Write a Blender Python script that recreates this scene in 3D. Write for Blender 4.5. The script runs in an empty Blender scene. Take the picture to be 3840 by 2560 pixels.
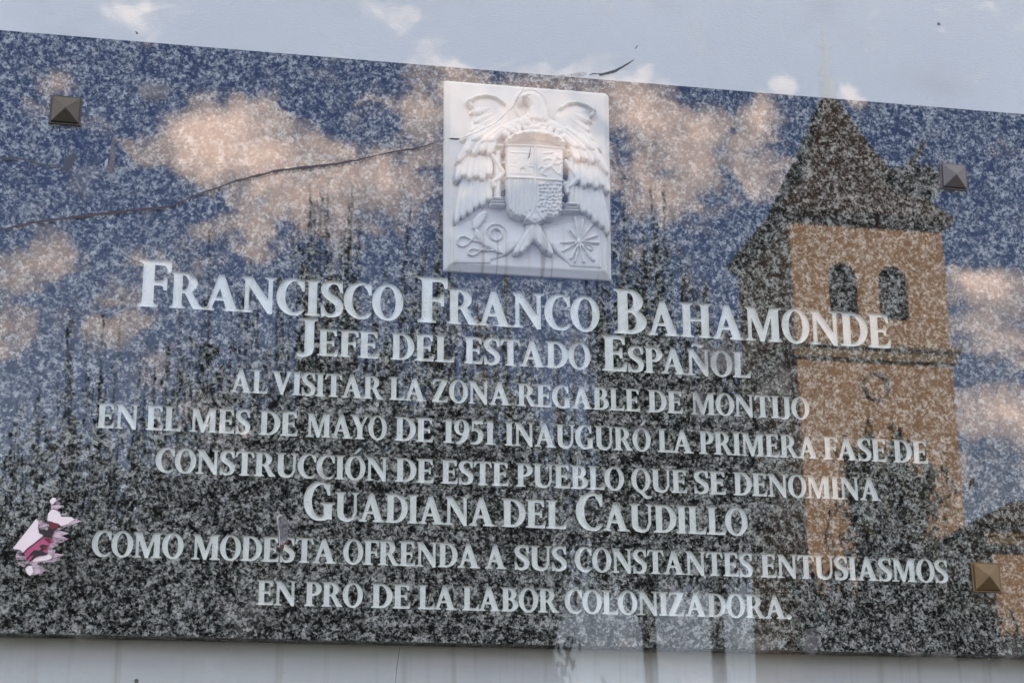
import bpy, bmesh, math, random
import numpy as np
from mathutils import Vector, Matrix
from mathutils.geometry import delaunay_2d_cdt

random.seed(7)
rng = np.random.default_rng(7)
S = bpy.context.scene
C = S.collection

# ------------------------------------------------------------------ camera
CAM = np.array([0.0, -2.10, 1.60])
YAW, PITCH, ROLL, FPX = math.radians(11.3846), math.radians(17.3992), math.radians(-0.3262), 6911.5
cy_, sy_, cp_, sp_, cr_, sr_ = math.cos(YAW), math.sin(YAW), math.cos(PITCH), math.sin(PITCH), math.cos(ROLL), math.sin(ROLL)
FW = np.array([sy_ * cp_, cy_ * cp_, sp_])
R0 = np.array([cy_, -sy_, 0.0])
U0 = np.cross(R0, FW)
RT = cr_ * R0 + sr_ * U0
UP = -sr_ * R0 + cr_ * U0
cd = bpy.data.cameras.new('camera')
cam = bpy.data.objects.new('camera', cd)
C.objects.link(cam)
M = Matrix(((RT[0], UP[0], -FW[0], CAM[0]), (RT[1], UP[1], -FW[1], CAM[1]), (RT[2], UP[2], -FW[2], CAM[2]), (0, 0, 0, 1)))
cam.matrix_world = M
cd.sensor_width = 36.0
cd.lens = 36.0 * FPX / 3840.0
cd.clip_start = 0.05
cd.clip_end = 3000.0
cd.dof.use_dof = True
cd.dof.focus_distance = 2.24
cd.dof.aperture_fstop = 20.0
S.camera = cam

# ------------------------------------------------------------------ exposure
S.view_settings.view_transform = 'Standard'
S.view_settings.look = 'None'
S.view_settings.exposure = 2.81
S.view_settings.gamma = 1.0
S.view_settings.use_curve_mapping = False
S.render.engine = 'CYCLES'
S.cycles.use_denoising = True
S.cycles.max_bounces = 10
S.cycles.transparent_max_bounces = 24
S.cycles.caustics_reflective = False
S.cycles.caustics_refractive = False
S.cycles.sample_clamp_indirect = 6.0


def raydir(px, py):
    """slope (x per y, z per y) of the sight line through a photo point"""
    x = (px - 1920.0) / FPX
    y = -(py - 1280.0) / FPX
    d = x * RT + y * UP + FW
    return d[0] / d[1], d[2] / d[1]


def on_plane(px, py, y=0.0):
    a, b = raydir(px, py)
    t = y - CAM[1]
    return CAM[0] + a * t, CAM[2] + b * t


YP = -0.042      # front face of the acrylic sheet


def mirrored(px, py, L):
    """where a thing seen in the sheet really stands: L metres beyond the camera's own mirror plane"""
    a, b = raydir(px, py)
    return Vector((CAM[0] + a * L, 2 * YP - (CAM[1] + L), CAM[2] + b * L))


# ------------------------------------------------------------------ node helpers
class NT:
    def __init__(self, tree):
        self.t = tree
        self.n = tree.nodes
        self.l = tree.links

    def node(self, kind, **kw):
        n = self.n.new(kind)
        for k, v in kw.items():
            setattr(n, k, v)
        return n

    def put(self, sock, v):
        if hasattr(v, 'is_linked') or hasattr(v, 'links'):
            self.l.new(v, sock)
        else:
            if isinstance(v, (tuple, list)) and len(v) == 3 and getattr(sock, 'type', '') == 'RGBA':
                v = (*v, 1.0)
            sock.default_value = v

    def math(self, op, a, b=0.0, c=None, clamp=False):
        n = self.node('ShaderNodeMath', operation=op, use_clamp=clamp)
        self.put(n.inputs[0], a)
        self.put(n.inputs[1], b)
        if c is not None:
            self.put(n.inputs[2], c)
        return n.outputs[0]

    def mix(self, f, a, b, mode='MIX'):
        n = self.node('ShaderNodeMix', data_type='RGBA', blend_type=mode)
        self.put(n.inputs[0], f)
        self.put(n.inputs[6], a)
        self.put(n.inputs[7], b)
        return n.outputs[2]

    def noise(self, vec, scale, detail=3.0, rough=0.55, dist=0.0, color=False):
        n = self.node('ShaderNodeTexNoise')
        if vec is not None:
            self.l.new(vec, n.inputs['Vector'])
        n.inputs['Scale'].default_value = scale
        n.inputs['Detail'].default_value = detail
        n.inputs['Roughness'].default_value = rough
        n.inputs['Distortion'].default_value = dist
        return n.outputs['Color' if color else 'Fac']

    def voro(self, vec, scale, feature='F1', out='Distance', rand=1.0):
        n = self.node('ShaderNodeTexVoronoi', feature=feature)
        if vec is not None:
            self.l.new(vec, n.inputs['Vector'])
        n.inputs['Scale'].default_value = scale
        n.inputs['Randomness'].default_value = rand
        return n.outputs[out]

    def ramp(self, fac, stops, interp='LINEAR'):
        n = self.node('ShaderNodeValToRGB')
        n.color_ramp.interpolation = interp
        e = n.color_ramp.elements
        while len(e) < len(stops):
            e.new(0.5)
        for i, (p, c) in enumerate(stops):
            e[i].position = p
            c = c if isinstance(c, tuple) else (c, c, c)
            e[i].color = (*c[:3], 1.0)
        self.put(n.inputs[0], fac)
        return n.outputs[0]

    def step(self, v, lo, hi):
        n = self.node('ShaderNodeMapRange', interpolation_type='SMOOTHSTEP')
        self.put(n.inputs[0], v)
        n.inputs[1].default_value = lo
        n.inputs[2].default_value = hi
        return n.outputs[0]

    def mapping(self, vec, scale=(1, 1, 1), loc=(0, 0, 0), rot=(0, 0, 0)):
        n = self.node('ShaderNodeMapping')
        self.l.new(vec, n.inputs[0])
        n.inputs['Scale'].default_value = scale
        n.inputs['Location'].default_value = loc
        n.inputs['Rotation'].default_value = rot
        return n.outputs[0]

    def geo(self):
        return self.node('ShaderNodeNewGeometry').outputs['Position']

    def sep(self, vec):
        n = self.node('ShaderNodeSeparateXYZ')
        self.l.new(vec, n.inputs[0])
        return n.outputs


def new_mat(name):
    m = bpy.data.materials.new(name)
    m.use_nodes = True
    m.node_tree.nodes.clear()
    t = NT(m.node_tree)
    out = t.node('ShaderNodeOutputMaterial')
    return m, t, out


def principled(name, color=None, rough=0.6, metal=0.0, spec=0.5, build=None, bump=None):
    m, t, out = new_mat(name)
    p = t.node('ShaderNodeBsdfPrincipled')
    t.l.new(p.outputs[0], out.inputs[0])
    c = build(t) if build else color
    t.put(p.inputs['Base Color'], c)
    p.inputs['Roughness'].default_value = rough
    p.inputs['Metallic'].default_value = metal
    p.inputs['Specular IOR Level'].default_value = spec
    if bump:
        h, strength, dist = bump(t)
        b = t.node('ShaderNodeBump')
        b.inputs['Strength'].default_value = strength
        b.inputs['Distance'].default_value = dist
        t.l.new(h, b.inputs['Height'])
        t.l.new(b.outputs[0], p.inputs['Normal'])
    return m


# ------------------------------------------------------------------ sky and sun
SUN_EL = math.radians(30)
SUN_H = Vector((0.52, 0.854))           # where the sun stands: behind the wall, to its right
SUN_AZ = math.atan2(SUN_H.x, SUN_H.y)
W = bpy.data.worlds.new('World')
S.world = W
W.use_nodes = True
W.node_tree.nodes.clear()
t = NT(W.node_tree)
wo = t.node('ShaderNodeOutputWorld')
bg = t.node('ShaderNodeBackground')
bg.inputs['Strength'].default_value = 0.05
t.l.new(bg.outputs[0], wo.inputs[0])
sky = t.node('ShaderNodeTexSky', sky_type='NISHITA')
sky.sun_disc = False
sky.sun_elevation = SUN_EL
sky.sun_rotation = SUN_AZ
sky.altitude = 200.0
sky.air_density = 1.0
sky.dust_density = 0.7
sky.ozone_density = 1.3
tc = t.node('ShaderNodeTexCoord').outputs['Generated']
sx, sy, sz = t.sep(tc)
my = t.math('MAXIMUM', t.math('MULTIPLY', sy, -1.0), 0.05)
u_ = t.math('DIVIDE', sx, my)
v_ = t.math('DIVIDE', sz, my)
comb0 = t.node('ShaderNodeCombineXYZ')
t.l.new(u_, comb0.inputs[0])
t.l.new(v_, comb0.inputs[1])
drift = t.node('ShaderNodeSeparateColor')
t.l.new(t.noise(comb0.outputs[0], 13.0, 5.0, 0.62, color=True), drift.inputs[0])
u = t.math('ADD', u_, t.math('MULTIPLY', t.math('SUBTRACT', drift.outputs[0], 0.5), 0.085))
v = t.math('ADD', v_, t.math('MULTIPLY', t.math('SUBTRACT', drift.outputs[1], 0.5), 0.060))
comb = t.node('ShaderNodeCombineXYZ')
t.l.new(u, comb.inputs[0])
t.l.new(v, comb.inputs[1])
uv = comb.outputs[0]
wob = t.noise(uv, 22.0, 6.0, 0.62)
wob2 = t.noise(t.mapping(uv, loc=(3.1, 1.7, 0)), 9.0, 4.0, 0.55)
big = t.noise(t.mapping(tc, scale=(1.0, 1.0, 2.4)), 2.6, 6.0, 0.58)
# clouds standing over the square: centre and size as photo sight lines, and how thick each is
clouds = [(840, 530, 330, 150, 1.35), (1010, 610, 270, 140, 1.15), (700, 480, 130, 70, 1.0), (1250, 575, 110, 80, 0.95), (1580, 430, 150, 180, 1.05), (1400, 680, 420, 170, 0.82), (1000, 800, 330, 140, 0.55),
          (120, 970, 230, 120, 0.85), (70, 1160, 240, 140, 0.8), (430, 1020, 200, 180, 0.5), (330, 1230, 260, 130, 0.45), (2420, 410, 190, 130, 1.1), (2610, 500, 110, 130, 1.0),
          (2840, 450, 140, 140, 0.95), (2900, 640, 130, 110, 0.75), (2500, 720, 330, 180, 0.62), (3740, 1060, 240, 110, 1.25), (3780, 1240, 300, 170, 0.85), (3760, 1560, 230, 130, 0.9),
          (3700, 1780, 220, 120, 0.55), (1900, 430, 420, 260, 0.95), (2950, 320, 90, 55, 0.7), (3200, 335, 90, 55, 0.65), (560, 40, 150, 70, 0.7), (1480, 40, 170, 60, 0.6), (3700, 30, 300, 70, 0.5),
          (240, 280, 120, 60, 0.3), (1700, 240, 120, 50, 0.7), (2450, 2450, 600, 300, 0.22), (700, 1500, 700, 320, 0.35), (1300, 1900, 800, 300, 0.45), (540, 2350, 500, 220, 0.4)]
acc = None
for (px, py, rx, ry, k) in clouds:
    u0, v0 = raydir(px, py)
    u1, _ = raydir(px + rx, py)
    _, v1 = raydir(px, py - ry)
    du = t.math('DIVIDE', t.math('SUBTRACT', u, u0), abs(u1 - u0))
    dv = t.math('DIVIDE', t.math('SUBTRACT', v, v0), abs(v1 - v0))
    dv = t.math('MULTIPLY', dv, t.math('ADD', 0.85, t.math('MULTIPLY', t.math('GREATER_THAN', dv, 0.0), 0.5)))
    d2 = t.math('ADD', t.math('MULTIPLY', du, du), t.math('MULTIPLY', dv, dv))
    e = t.math('MULTIPLY', t.math('POWER', 2.718, t.math('MULTIPLY', d2, -0.9)), k)
    acc = e if acc is None else t.math('MAXIMUM', acc, e)
front = t.math('MULTIPLY', t.step(sy, 0.0, -0.25), t.math('MULTIPLY', t.math('MULTIPLY', t.step(u, -0.42, -0.24), t.step(u, 0.92, 0.72)), t.step(v, 0.86, 0.70)))
acc = t.math('MULTIPLY', acc, front)
dens = t.math('ADD', acc, t.math('ADD', t.math('ADD', t.math('MULTIPLY', t.math('SUBTRACT', wob, 0.5), 2.1), t.math('MULTIPLY', t.math('SUBTRACT', t.noise(t.mapping(uv, loc=(0.4, 5.2, 0)), 75.0, 4.0, 0.6), 0.5), 0.9)), t.math('MULTIPLY', t.math('SUBTRACT', wob2, 0.5), 0.7)))
m1 = t.step(dens, 0.26, 0.72)
elsewhere = t.math('SUBTRACT', 1.0, front)
m2 = t.math('MULTIPLY', t.step(big, 0.26, 0.48), elsewhere)
cm = t.math('MAXIMUM', m1, m2)
lit = t.math('ADD', t.step(dens, 0.55, 1.5), t.math('MULTIPLY', t.math('SUBTRACT', wob2, 0.5), 0.5), clamp=True)
ccol = t.mix(lit, (10.8, 9.0, 8.9), (28.0, 20.0, 16.6))
cm = t.math('MULTIPLY', cm, 0.93)
hs = t.node('ShaderNodeHueSaturation')
hs.inputs['Hue'].default_value = 0.524
t.l.new(t.math('ADD', 0.70, t.math('MULTIPLY', t.step(v_, 0.15, 0.46), 0.50)), hs.inputs['Saturation'])
hs.inputs['Value'].default_value = 1.22
t.l.new(sky.outputs[0], hs.inputs['Color'])
fill_veil = t.mix(t.step(big, 0.42, 0.62), (4.95, 5.3, 5.75), (8.0, 8.15, 8.35))  # bright overcast outside the reflected sky, added to set the ambient light
allsky = t.mix(t.math('MULTIPLY', m1, 0.94), t.mix(t.math('MULTIPLY', m2, 0.95), t.mix(t.math('MULTIPLY', t.step(v_, 0.27, 0.12), 0.75), hs.outputs[0], (5.2, 5.6, 6.3)), fill_veil), ccol)
t.l.new(allsky, bg.inputs[0])

sd = bpy.data.lights.new('sun', 'SUN')
sd.energy = 4.6
sd.angle = math.radians(0.53)
sd.color = (1.0, 0.86, 0.70)
sun = bpy.data.objects.new('sun', sd)
C.objects.link(sun)
sdir = Vector((SUN_H.x * math.cos(SUN_EL), SUN_H.y * math.cos(SUN_EL), math.sin(SUN_EL))).normalized()
sun.rotation_euler = sdir.to_track_quat('Z', 'Y').to_euler()
sun.location = (20, 30, 40)


# ------------------------------------------------------------------ object helpers
def tag(o, label=None, cat=None, group=None, kind=None):
    if label:
        o['label'] = label
    if cat:
        o['category'] = cat
    if group:
        o['group'] = group
    if kind:
        o['kind'] = kind
    return o


def empty(name, loc=(0, 0, 0)):
    o = bpy.data.objects.new(name, None)
    o.location = loc
    o.empty_display_size = 0.05
    C.objects.link(o)
    return o


def mesh_obj(name, verts, faces, mat, parent=None, smooth=False, loc=None):
    me = bpy.data.meshes.new(name)
    me.from_pydata([tuple(map(float, p)) for p in verts], [], [tuple(map(int, f)) for f in faces])
    me.validate()
    if smooth:
        for p in me.polygons:
            p.use_smooth = True
    if mat:
        me.materials.append(mat)
    o = bpy.data.objects.new(name, me)
    C.objects.link(o)
    if parent is not None:
        o.parent = parent
        pl = parent.matrix_basis.translation if parent.parent is None else parent.parent.matrix_basis.translation + parent.matrix_basis.translation
        o.matrix_parent_inverse = Matrix.Translation(-Vector(pl))
    return o


class MB:
    def __init__(self):
        self.v = []
        self.f = []

    def add(self, verts, faces):
        b = len(self.v)
        self.v += [tuple(p) for p in verts]
        self.f += [tuple(i + b for i in f) for f in faces]

    def box(self, x0, x1, y0, y1, z0, z1):
        self.add([(x0, y0, z0), (x1, y0, z0), (x1, y1, z0), (x0, y1, z0), (x0, y0, z1), (x1, y0, z1), (x1, y1, z1), (x0, y1, z1)],
                 [(3, 2, 1, 0), (4, 5, 6, 7), (0, 1, 5, 4), (1, 2, 6, 5), (2, 3, 7, 6), (3, 0, 4, 7)])

    def prism_xz(self, poly, y0, y1):
        """polygon in x,z (counter-clockwise seen from -y) pushed along y"""
        n = len(poly)
        self.add([(x, y0, z) for x, z in poly] + [(x, y1, z) for x, z in poly],
                 [tuple(range(n))] + [tuple(range(2 * n - 1, n - 1, -1))] + [(i + n, (i + 1) % n + n, (i + 1) % n, i)[::-1] and (i, i + n, (i + 1) % n + n, (i + 1) % n) for i in range(n)])

    def tube(self, pts, radii, n=6):
        pts = [Vector(p) for p in pts]
        rings = []
        for i, p in enumerate(pts):
            d = (pts[min(i + 1, len(pts) - 1)] - pts[max(i - 1, 0)]).normalized()
            a = d.orthogonal().normalized()
            b = d.cross(a)
            rings.append([p + (a * math.cos(2 * math.pi * k / n) + b * math.sin(2 * math.pi * k / n)) * radii[i] for k in range(n)])
        base = len(self.v)
        for r in rings:
            self.v += [tuple(q) for q in r]
        for i in range(len(rings) - 1):
            for k in range(n):
                self.f.append((base + i * n + k, base + i * n + (k + 1) % n, base + (i + 1) * n + (k + 1) % n, base + (i + 1) * n + k))
        self.f.append(tuple(base + k for k in range(n))[::-1])
        self.f.append(tuple(base + (len(rings) - 1) * n + k for k in range(n)))

    def build(self, name, mat, parent=None, smooth=False):
        return mesh_obj(name, self.v, self.f, mat, parent, smooth)


# ------------------------------------------------------------------ materials of the near things
def granite_color(t):
    g = t.geo()
    warp = t.node('ShaderNodeVectorMath', operation='MULTIPLY_ADD')
    t.l.new(t.noise(g, 260.0, 2.0, 0.5, color=True), warp.inputs[0])
    warp.inputs[1].default_value = (0.005, 0.005, 0.005)
    t.l.new(g, warp.inputs[2])
    w = warp.outputs[0]
    n1 = t.noise(w, 225.0, 5.0, 0.68)
    n2 = t.noise(t.mapping(w, loc=(7, 3, 5)), 80.0, 3.0, 0.55)
    cells = t.voro(w, 390.0, out='Color')
    cv = t.node('ShaderNodeSeparateColor')
    t.l.new(cells, cv.inputs[0])
    a = t.math('ADD', t.math('MULTIPLY', n1, 0.62), t.math('ADD', t.math('MULTIPLY', n2, 0.30), t.math('MULTIPLY', cv.outputs[0], 0.135)))
    a = t.math('ADD', a, t.math('MULTIPLY', t.math('SUBTRACT', t.noise(t.mapping(g, loc=(2, 8, 4)), 13.0, 4.0, 0.6), 0.5), 0.085))
    base = t.ramp(a, [(0.44, (0.002, 0.002, 0.002)), (0.485, (0.014, 0.0145, 0.0135)), (0.522, (0.076, 0.076, 0.070)), (0.566, (0.205, 0.205, 0.193)), (0.655, (0.47, 0.467, 0.45))])
    fl = t.voro(t.mapping(w, loc=(1.3, 0.2, 4.1)), 300.0)
    flm = t.math('MULTIPLY', t.step(fl, 0.33, 0.22), t.step(t.noise(g, 70.0, 3.0), 0.42, 0.54))
    base = t.mix(t.math('MULTIPLY', flm, 0.9), base, (0.011, 0.011, 0.012))
    green = t.step(t.noise(t.mapping(g, loc=(9, 9, 2)), 130.0, 2.0), 0.56, 0.68)
    base = t.mix(t.math('MULTIPLY', green, 0.35), base, (0.15, 0.19, 0.165))
    tint = t.noise(t.mapping(g, loc=(5, 2, 9)), 24.0, 3.0, 0.6)
    base = t.mix(t.math('MULTIPLY', t.step(tint, 0.52, 0.68), 0.30), base, t.mix(0.5, base, (0.30, 0.245, 0.19), 'MULTIPLY'))
    # rain marks running down the stone
    streak = t.noise(t.mapping(g, scale=(42.0, 1.0, 1.6)), 1.0, 3.0, 0.6)
    sm = t.math('MULTIPLY', t.step(streak, 0.57, 0.72), 0.42)
    return t.mix(sm, base, (0.012, 0.012, 0.012))


M_GRANITE = principled('polished granite', rough=0.5, spec=0.06, build=granite_color)


def letter_color(t):
    g = t.geo()
    f = t.step(t.noise(g, 420.0, 2.0, 0.6), 0.60, 0.70)
    b = t.step(t.noise(t.mapping(g, loc=(4, 1, 2)), 90.0, 3.0), 0.40, 0.70)
    c = t.mix(b, (0.80, 0.815, 0.79), (0.89, 0.895, 0.875))
    return t.mix(t.math('MULTIPLY', f, 0.62), c, (0.22, 0.23, 0.22))


M_PAINT = principled('worn white letter paint', rough=0.7, spec=0.2, build=letter_color)


def wall_color(t):
    g = t.geo()
    b = t.noise(g, 3.0, 4.0, 0.6)
    c = t.mix(b, (0.60, 0.605, 0.60), (0.70, 0.705, 0.70))
    fine = t.noise(t.mapping(g, scale=(90.0, 90.0, 420.0)), 1.0, 3.0, 0.7)
    c = t.mix(t.step(fine, 0.58, 0.78), c, (0.54, 0.55, 0.56))
    pits = t.math('MULTIPLY', t.step(t.voro(g, 19.0), 0.060, 0.040), t.step(t.noise(g, 7.0, 2.0), 0.46, 0.56))
    blot = t.step(t.noise(t.mapping(g, loc=(3, 0, 1), scale=(1, 1, 1.6)), 5.0, 5.0, 0.65), 0.50, 0.72)
    c = t.mix(t.math('MULTIPLY', blot, 0.30), c, (0.50, 0.485, 0.455))
    c = t.mix(t.math('MULTIPLY', pits, 0.85), c, (0.06, 0.055, 0.05))
    drip = t.noise(t.mapping(g, scale=(55.0, 1.0, 2.2)), 1.0, 3.0, 0.6)
    zz = t.sep(g)[2]
    low = t.step(zz, 2.05, 1.85)
    return t.mix(t.math('MULTIPLY', t.math('MULTIPLY', t.step(drip, 0.52, 0.70), low), 0.35), c, (0.30, 0.28, 0.23))


M_WALL = principled('white painted plaster', rough=0.85, spec=0.2, build=wall_color,
                    bump=lambda t: (t.noise(t.mapping(t.geo(), scale=(60, 60, 160)), 3.0, 4.0, 0.6), 0.32, 0.0015))


def marble_color(t):
    g = t.geo()
    c = t.mix(t.noise(g, 30.0, 4.0, 0.6), (0.66, 0.645, 0.615), (0.76, 0.75, 0.725))
    spots = t.step(t.noise(g, 300.0, 2.0), 0.70, 0.76)
    c = t.mix(t.math('MULTIPLY', spots, 0.4), c, (0.45, 0.43, 0.40))
    zz = t.sep(g)[2]
    drip = t.noise(t.mapping(g, scale=(95.0, 1.0, 3.0)), 1.0, 2.0, 0.5)
    low = t.step(zz, 2.435, 2.365)
    return t.mix(t.math('MULTIPLY', t.math('MULTIPLY', t.step(drip, 0.54, 0.66), low), 0.7), c, (0.30, 0.25, 0.17))


M_MARBLE = principled('white carved marble', rough=0.5, spec=0.35, build=marble_color,
                      bump=lambda t: (t.noise(t.geo(), 380.0, 3.0, 0.6), 0.15, 0.0006))

# ------------------------------------------------------------------ ground and wall
m_ground = principled('pale paving', rough=0.9, build=lambda t: t.mix(t.noise(t.geo(), 0.8, 6.0, 0.65), (0.06, 0.057, 0.052), (0.13, 0.12, 0.105)))
gr = mesh_obj('ground', [(-900, -900, 0), (900, -900, 0), (900, 900, 0), (-900, 900, 0)], [(0, 1, 2, 3)], m_ground)
tag(gr, kind='structure')
WALL_Y = 0.033
b = MB()
b.box(-22, 22, WALL_Y, WALL_Y + 0.5, 0.0, 14.0)
wall = b.build('plaster_wall', M_WALL)
tag(wall, 'smooth white painted wall behind the granite plaque', 'wall')

# ------------------------------------------------------------------ lettering outlines (cap height 1)
TAU = 2 * math.pi


def dedupe(p):
    o = []
    for q in p:
        if not o or abs(q[0] - o[-1][0]) + abs(q[1] - o[-1][1]) > 1e-4:
            o.append((float(q[0]), float(q[1])))
    if len(o) > 1 and abs(o[0][0] - o[-1][0]) + abs(o[0][1] - o[-1][1]) < 1e-4:
        o.pop()
    return o


def area(p):
    return 0.5 * sum(p[i][0] * p[(i + 1) % len(p)][1] - p[(i + 1) % len(p)][0] * p[i][1] for i in range(len(p)))


def stem(x0, x1, y0=0.0, y1=1.0, bl=.085, br=.085, tl=.085, tr=.085, s=.042, k=.05):
    return dedupe([(x0 - bl, y0), (x1 + br, y0), (x1 + br, y0 + s * .75), (x1 + .3 * br, y0 + s * 1.15), (x1, y0 + s + k),
                   (x1, y1 - s - k), (x1 + .3 * tr, y1 - s * 1.15), (x1 + tr, y1 - s * .75), (x1 + tr, y1), (x0 - tl, y1), (x0 - tl, y1 - s * .75),
                   (x0 - .3 * tl, y1 - s * 1.15), (x0, y1 - s - k), (x0, y0 + s + k), (x0 - .3 * bl, y0 + s * 1.15), (x0 - bl, y0 + s * .75)])


def ell(cx, cy, rx, ry, n=30, a0=0.0, a1=TAU, sup=1.0):
    full = abs(a1 - a0 - TAU) < 1e-6
    m = n if full else n + 1
    out = []
    for i in range(m):
        a = a0 + (a1 - a0) * i / n
        c, s_ = math.cos(a), math.sin(a)
        out.append((cx + rx * math.copysign(abs(c) ** sup, c), cy + ry * math.copysign(abs(s_) ** sup, s_)))
    return out


def stroke(pts, wid, n=7):
    P, Wd = [], []
    for i in range(len(pts) - 1):
        p0, p1, p2, p3 = (pts[max(i - 1, 0)], pts[i], pts[i + 1], pts[min(i + 2, len(pts) - 1)])
        for j in range(n):
            q = j / n
            P.append(tuple(0.5 * (2 * p1[c] + (p2[c] - p0[c]) * q + (2 * p0[c] - 5 * p1[c] + 4 * p2[c] - p3[c]) * q * q + (3 * p1[c] - p0[c] - 3 * p2[c] + p3[c]) * q ** 3) for c in (0, 1)))
            q2 = q * q * (3 - 2 * q)
            Wd.append(wid[i] * (1 - q2) + wid[i + 1] * q2)
    P.append(pts[-1])
    Wd.append(wid[-1])
    L, R = [], []
    for i, p in enumerate(P):
        a, b_ = P[max(i - 1, 0)], P[min(i + 1, len(P) - 1)]
        dx, dy = b_[0] - a[0], b_[1] - a[1]
        d = math.hypot(dx, dy) or 1
        nx, ny = -dy / d, dx / d
        L.append((p[0] + nx * Wd[i] / 2, p[1] + ny * Wd[i] / 2))
        R.append((p[0] - nx * Wd[i] / 2, p[1] - ny * Wd[i] / 2))
    poly = dedupe(R + L[::-1])
    return poly


def G(*ops):
    return [(op, q if area(q) > 0 else q[::-1]) for op, q in ops]


SW, HW = .20, .08
A_ = '+'


def glyphs():
    g = {}
    x0, x1 = .085, .085 + SW
    g['I'] = (G((A_, stem(x0, x1))), x1 + .085)
    barT = lambda xe: [(x0 + .05, 1), (xe, 1), (xe + .012, .765), (xe - .035, .765), (xe - .075, .88), (xe - .13, .918), (x0 + .05, .92)]
    barM = lambda xe: [(x0 + .05, .552), (xe - .12, .552), (xe - .06, .575), (xe - .045, .66), (xe, .66), (xe, .375), (xe - .045, .375), (xe - .06, .455), (xe - .12, .472), (x0 + .05, .472)]
    barB = lambda xe: [(x0 + .05, 0), (xe - .02, 0), (xe + .025, .26), (xe - .02, .26), (xe - .075, .13), (xe - .15, .088), (x0 + .05, .082)]
    g['E'] = (G((A_, stem(x0, x1, br=.0, tr=.0)), (A_, barT(.60)), (A_, barM(.535)), (A_, barB(.65))), .675)
    g['F'] = (G((A_, stem(x0, x1, tr=.0)), (A_, barT(.61)), (A_, barM(.54))), .615)
    g['L'] = (G((A_, stem(x0, x1, br=.0)), (A_, barB(.66))), .68)
    c = .36
    g['T'] = (G((A_, stem(c - SW / 2, c + SW / 2, tl=0, tr=0)), (A_, [(c - .1, 1), (.05, 1), (.0, .755), (.045, .755), (.085, .87), (.15, .932), (c - .1, .935)]),
                (A_, [(c - .11, 1), (.675, 1), (.72, .755), (.675, .755), (.635, .87), (.57, .932), (c - .11, .934)])), .72)
    g['H'] = (G((A_, stem(x0, x1)), (A_, stem(.62, .62 + SW)), (A_, [(x1 - .02, .475), (.64, .475), (.64, .545), (x1 - .02, .545)])), .62 + SW + .085)
    foot = lambda a, b_, s=.04: [(a, 0), (b_, 0), (b_, s * .8), ((a + b_) / 2 + (b_ - a) * .2, s * 1.9), ((a + b_) / 2 - (b_ - a) * .2, s * 1.9), (a, s * .8)]
    top = lambda a, b_, s=.04: [(a, 1), (b_, 1), (b_, 1 - s * .8), ((a + b_) / 2 + (b_ - a) * .2, 1 - s * 1.9), ((a + b_) / 2 - (b_ - a) * .2, 1 - s * 1.9), (a, 1 - s * .8)]
    g['A'] = (G((A_, [(.085, .01), (.185, .01), (.46, .82), (.48, 1.01), (.38, 1.01)]), (A_, [(.385, 1.01), (.49, 1.01), (.835, .01), (.60, .01), (.375, .77)]),
                (A_, [(.2, .28), (.60, .28), (.58, .36), (.22, .36)]), (A_, foot(.0, .27)), (A_, foot(.51, .92))), .92)
    g['V'] = (G((A_, [(.07, .99), (.30, .99), (.50, .30), (.50, -.01), (.40, -.01)]), (A_, [(.40, -.01), (.48, -.01), (.80, .99), (.70, .99), (.45, .25)]),
                (A_, top(.0, .385)), (A_, top(.615, .86))), .86)
    g['N'] = (G((A_, stem(.105, .195, tl=.05, tr=.0, bl=.1, br=.1)), (A_, [(.04, 1), (.26, 1), (.79, .21), (.79, -.02), (.70, -.02), (.13, .86), (.04, .955)]),
                (A_, stem(.705, .795, y0=-.01, bl=0, br=0, tl=.1, tr=.1))), .89)
    g['M'] = (G((A_, stem(.105, .19, tl=.08, tr=.0, bl=.105, br=.1)), (A_, [(.05, 1), (.29, 1), (.555, .26), (.53, -.01), (.465, -.01), (.15, .87), (.05, .955)]),
                (A_, [(.46, -.01), (.555, -.01), (.85, .99), (.76, .99), (.50, .18)]), (A_, stem(.79, .79 + SW, tl=.03, tr=.085))), .79 + SW + .085)
    g['O'] = (G((A_, ell(.40, .5, .40, .52, 36)), ('-', ell(.405, .5, .215, .455, 32))), .80)
    g['Q'] = (G((A_, ell(.40, .5, .40, .52, 36)), ('-', ell(.405, .5, .215, .455, 32)), (A_, stroke([(.30, .03), (.45, -.06), (.60, -.235), (.76, -.255), (.83, -.20)], [.10, .15, .13, .09, .03]))), .82)
    cc = [(A_, ell(.42, .5, .42, .52, 36)), ('-', ell(.475, .505, .275, .452, 32)), ('-', [(.52, .66), (1.0, .80), (1.0, .13), (.60, .18), (.45, .40)]), ('-', [(.70, -.2), (1.0, -.2), (1.0, 1.2), (.70, 1.2)])]
    tip = [(.655, .995), (.70, 1.0), (.705, .67), (.66, .67), (.62, .80), (.54, .90), (.58, .955)]
    g['C'] = (G(*cc, (A_, tip), (A_, stroke([(.50, .005), (.60, .06), (.70, .17)], [.07, .075, .03]))), .715)
    g['G'] = (G(*cc, (A_, tip), (A_, stem(.56, .56 + SW, y0=.03, y1=.46, bl=0, br=0, tl=.10, tr=.085)), (A_, [(.45, -.015), (.56, -.01), (.755, .075), (.755, .20), (.57, .16), (.5, .055)])), .84)
    dd = [(A_, [(x0 + .05, 0), (.34, 0)] + ell(.34, .5, .46, .5, 20, -math.pi / 2, math.pi / 2)[1:] + [(x0 + .05, 1)]), ('-', [(x1, .068), (.34, .068)] + ell(.33, .5, .275, .432, 20, -math.pi / 2, math.pi / 2)[1:] + [(x1, .932)]),
          (A_, stem(x0, x1, br=0, tr=0))]
    g['D'] = (G(*dd), .80)
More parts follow.
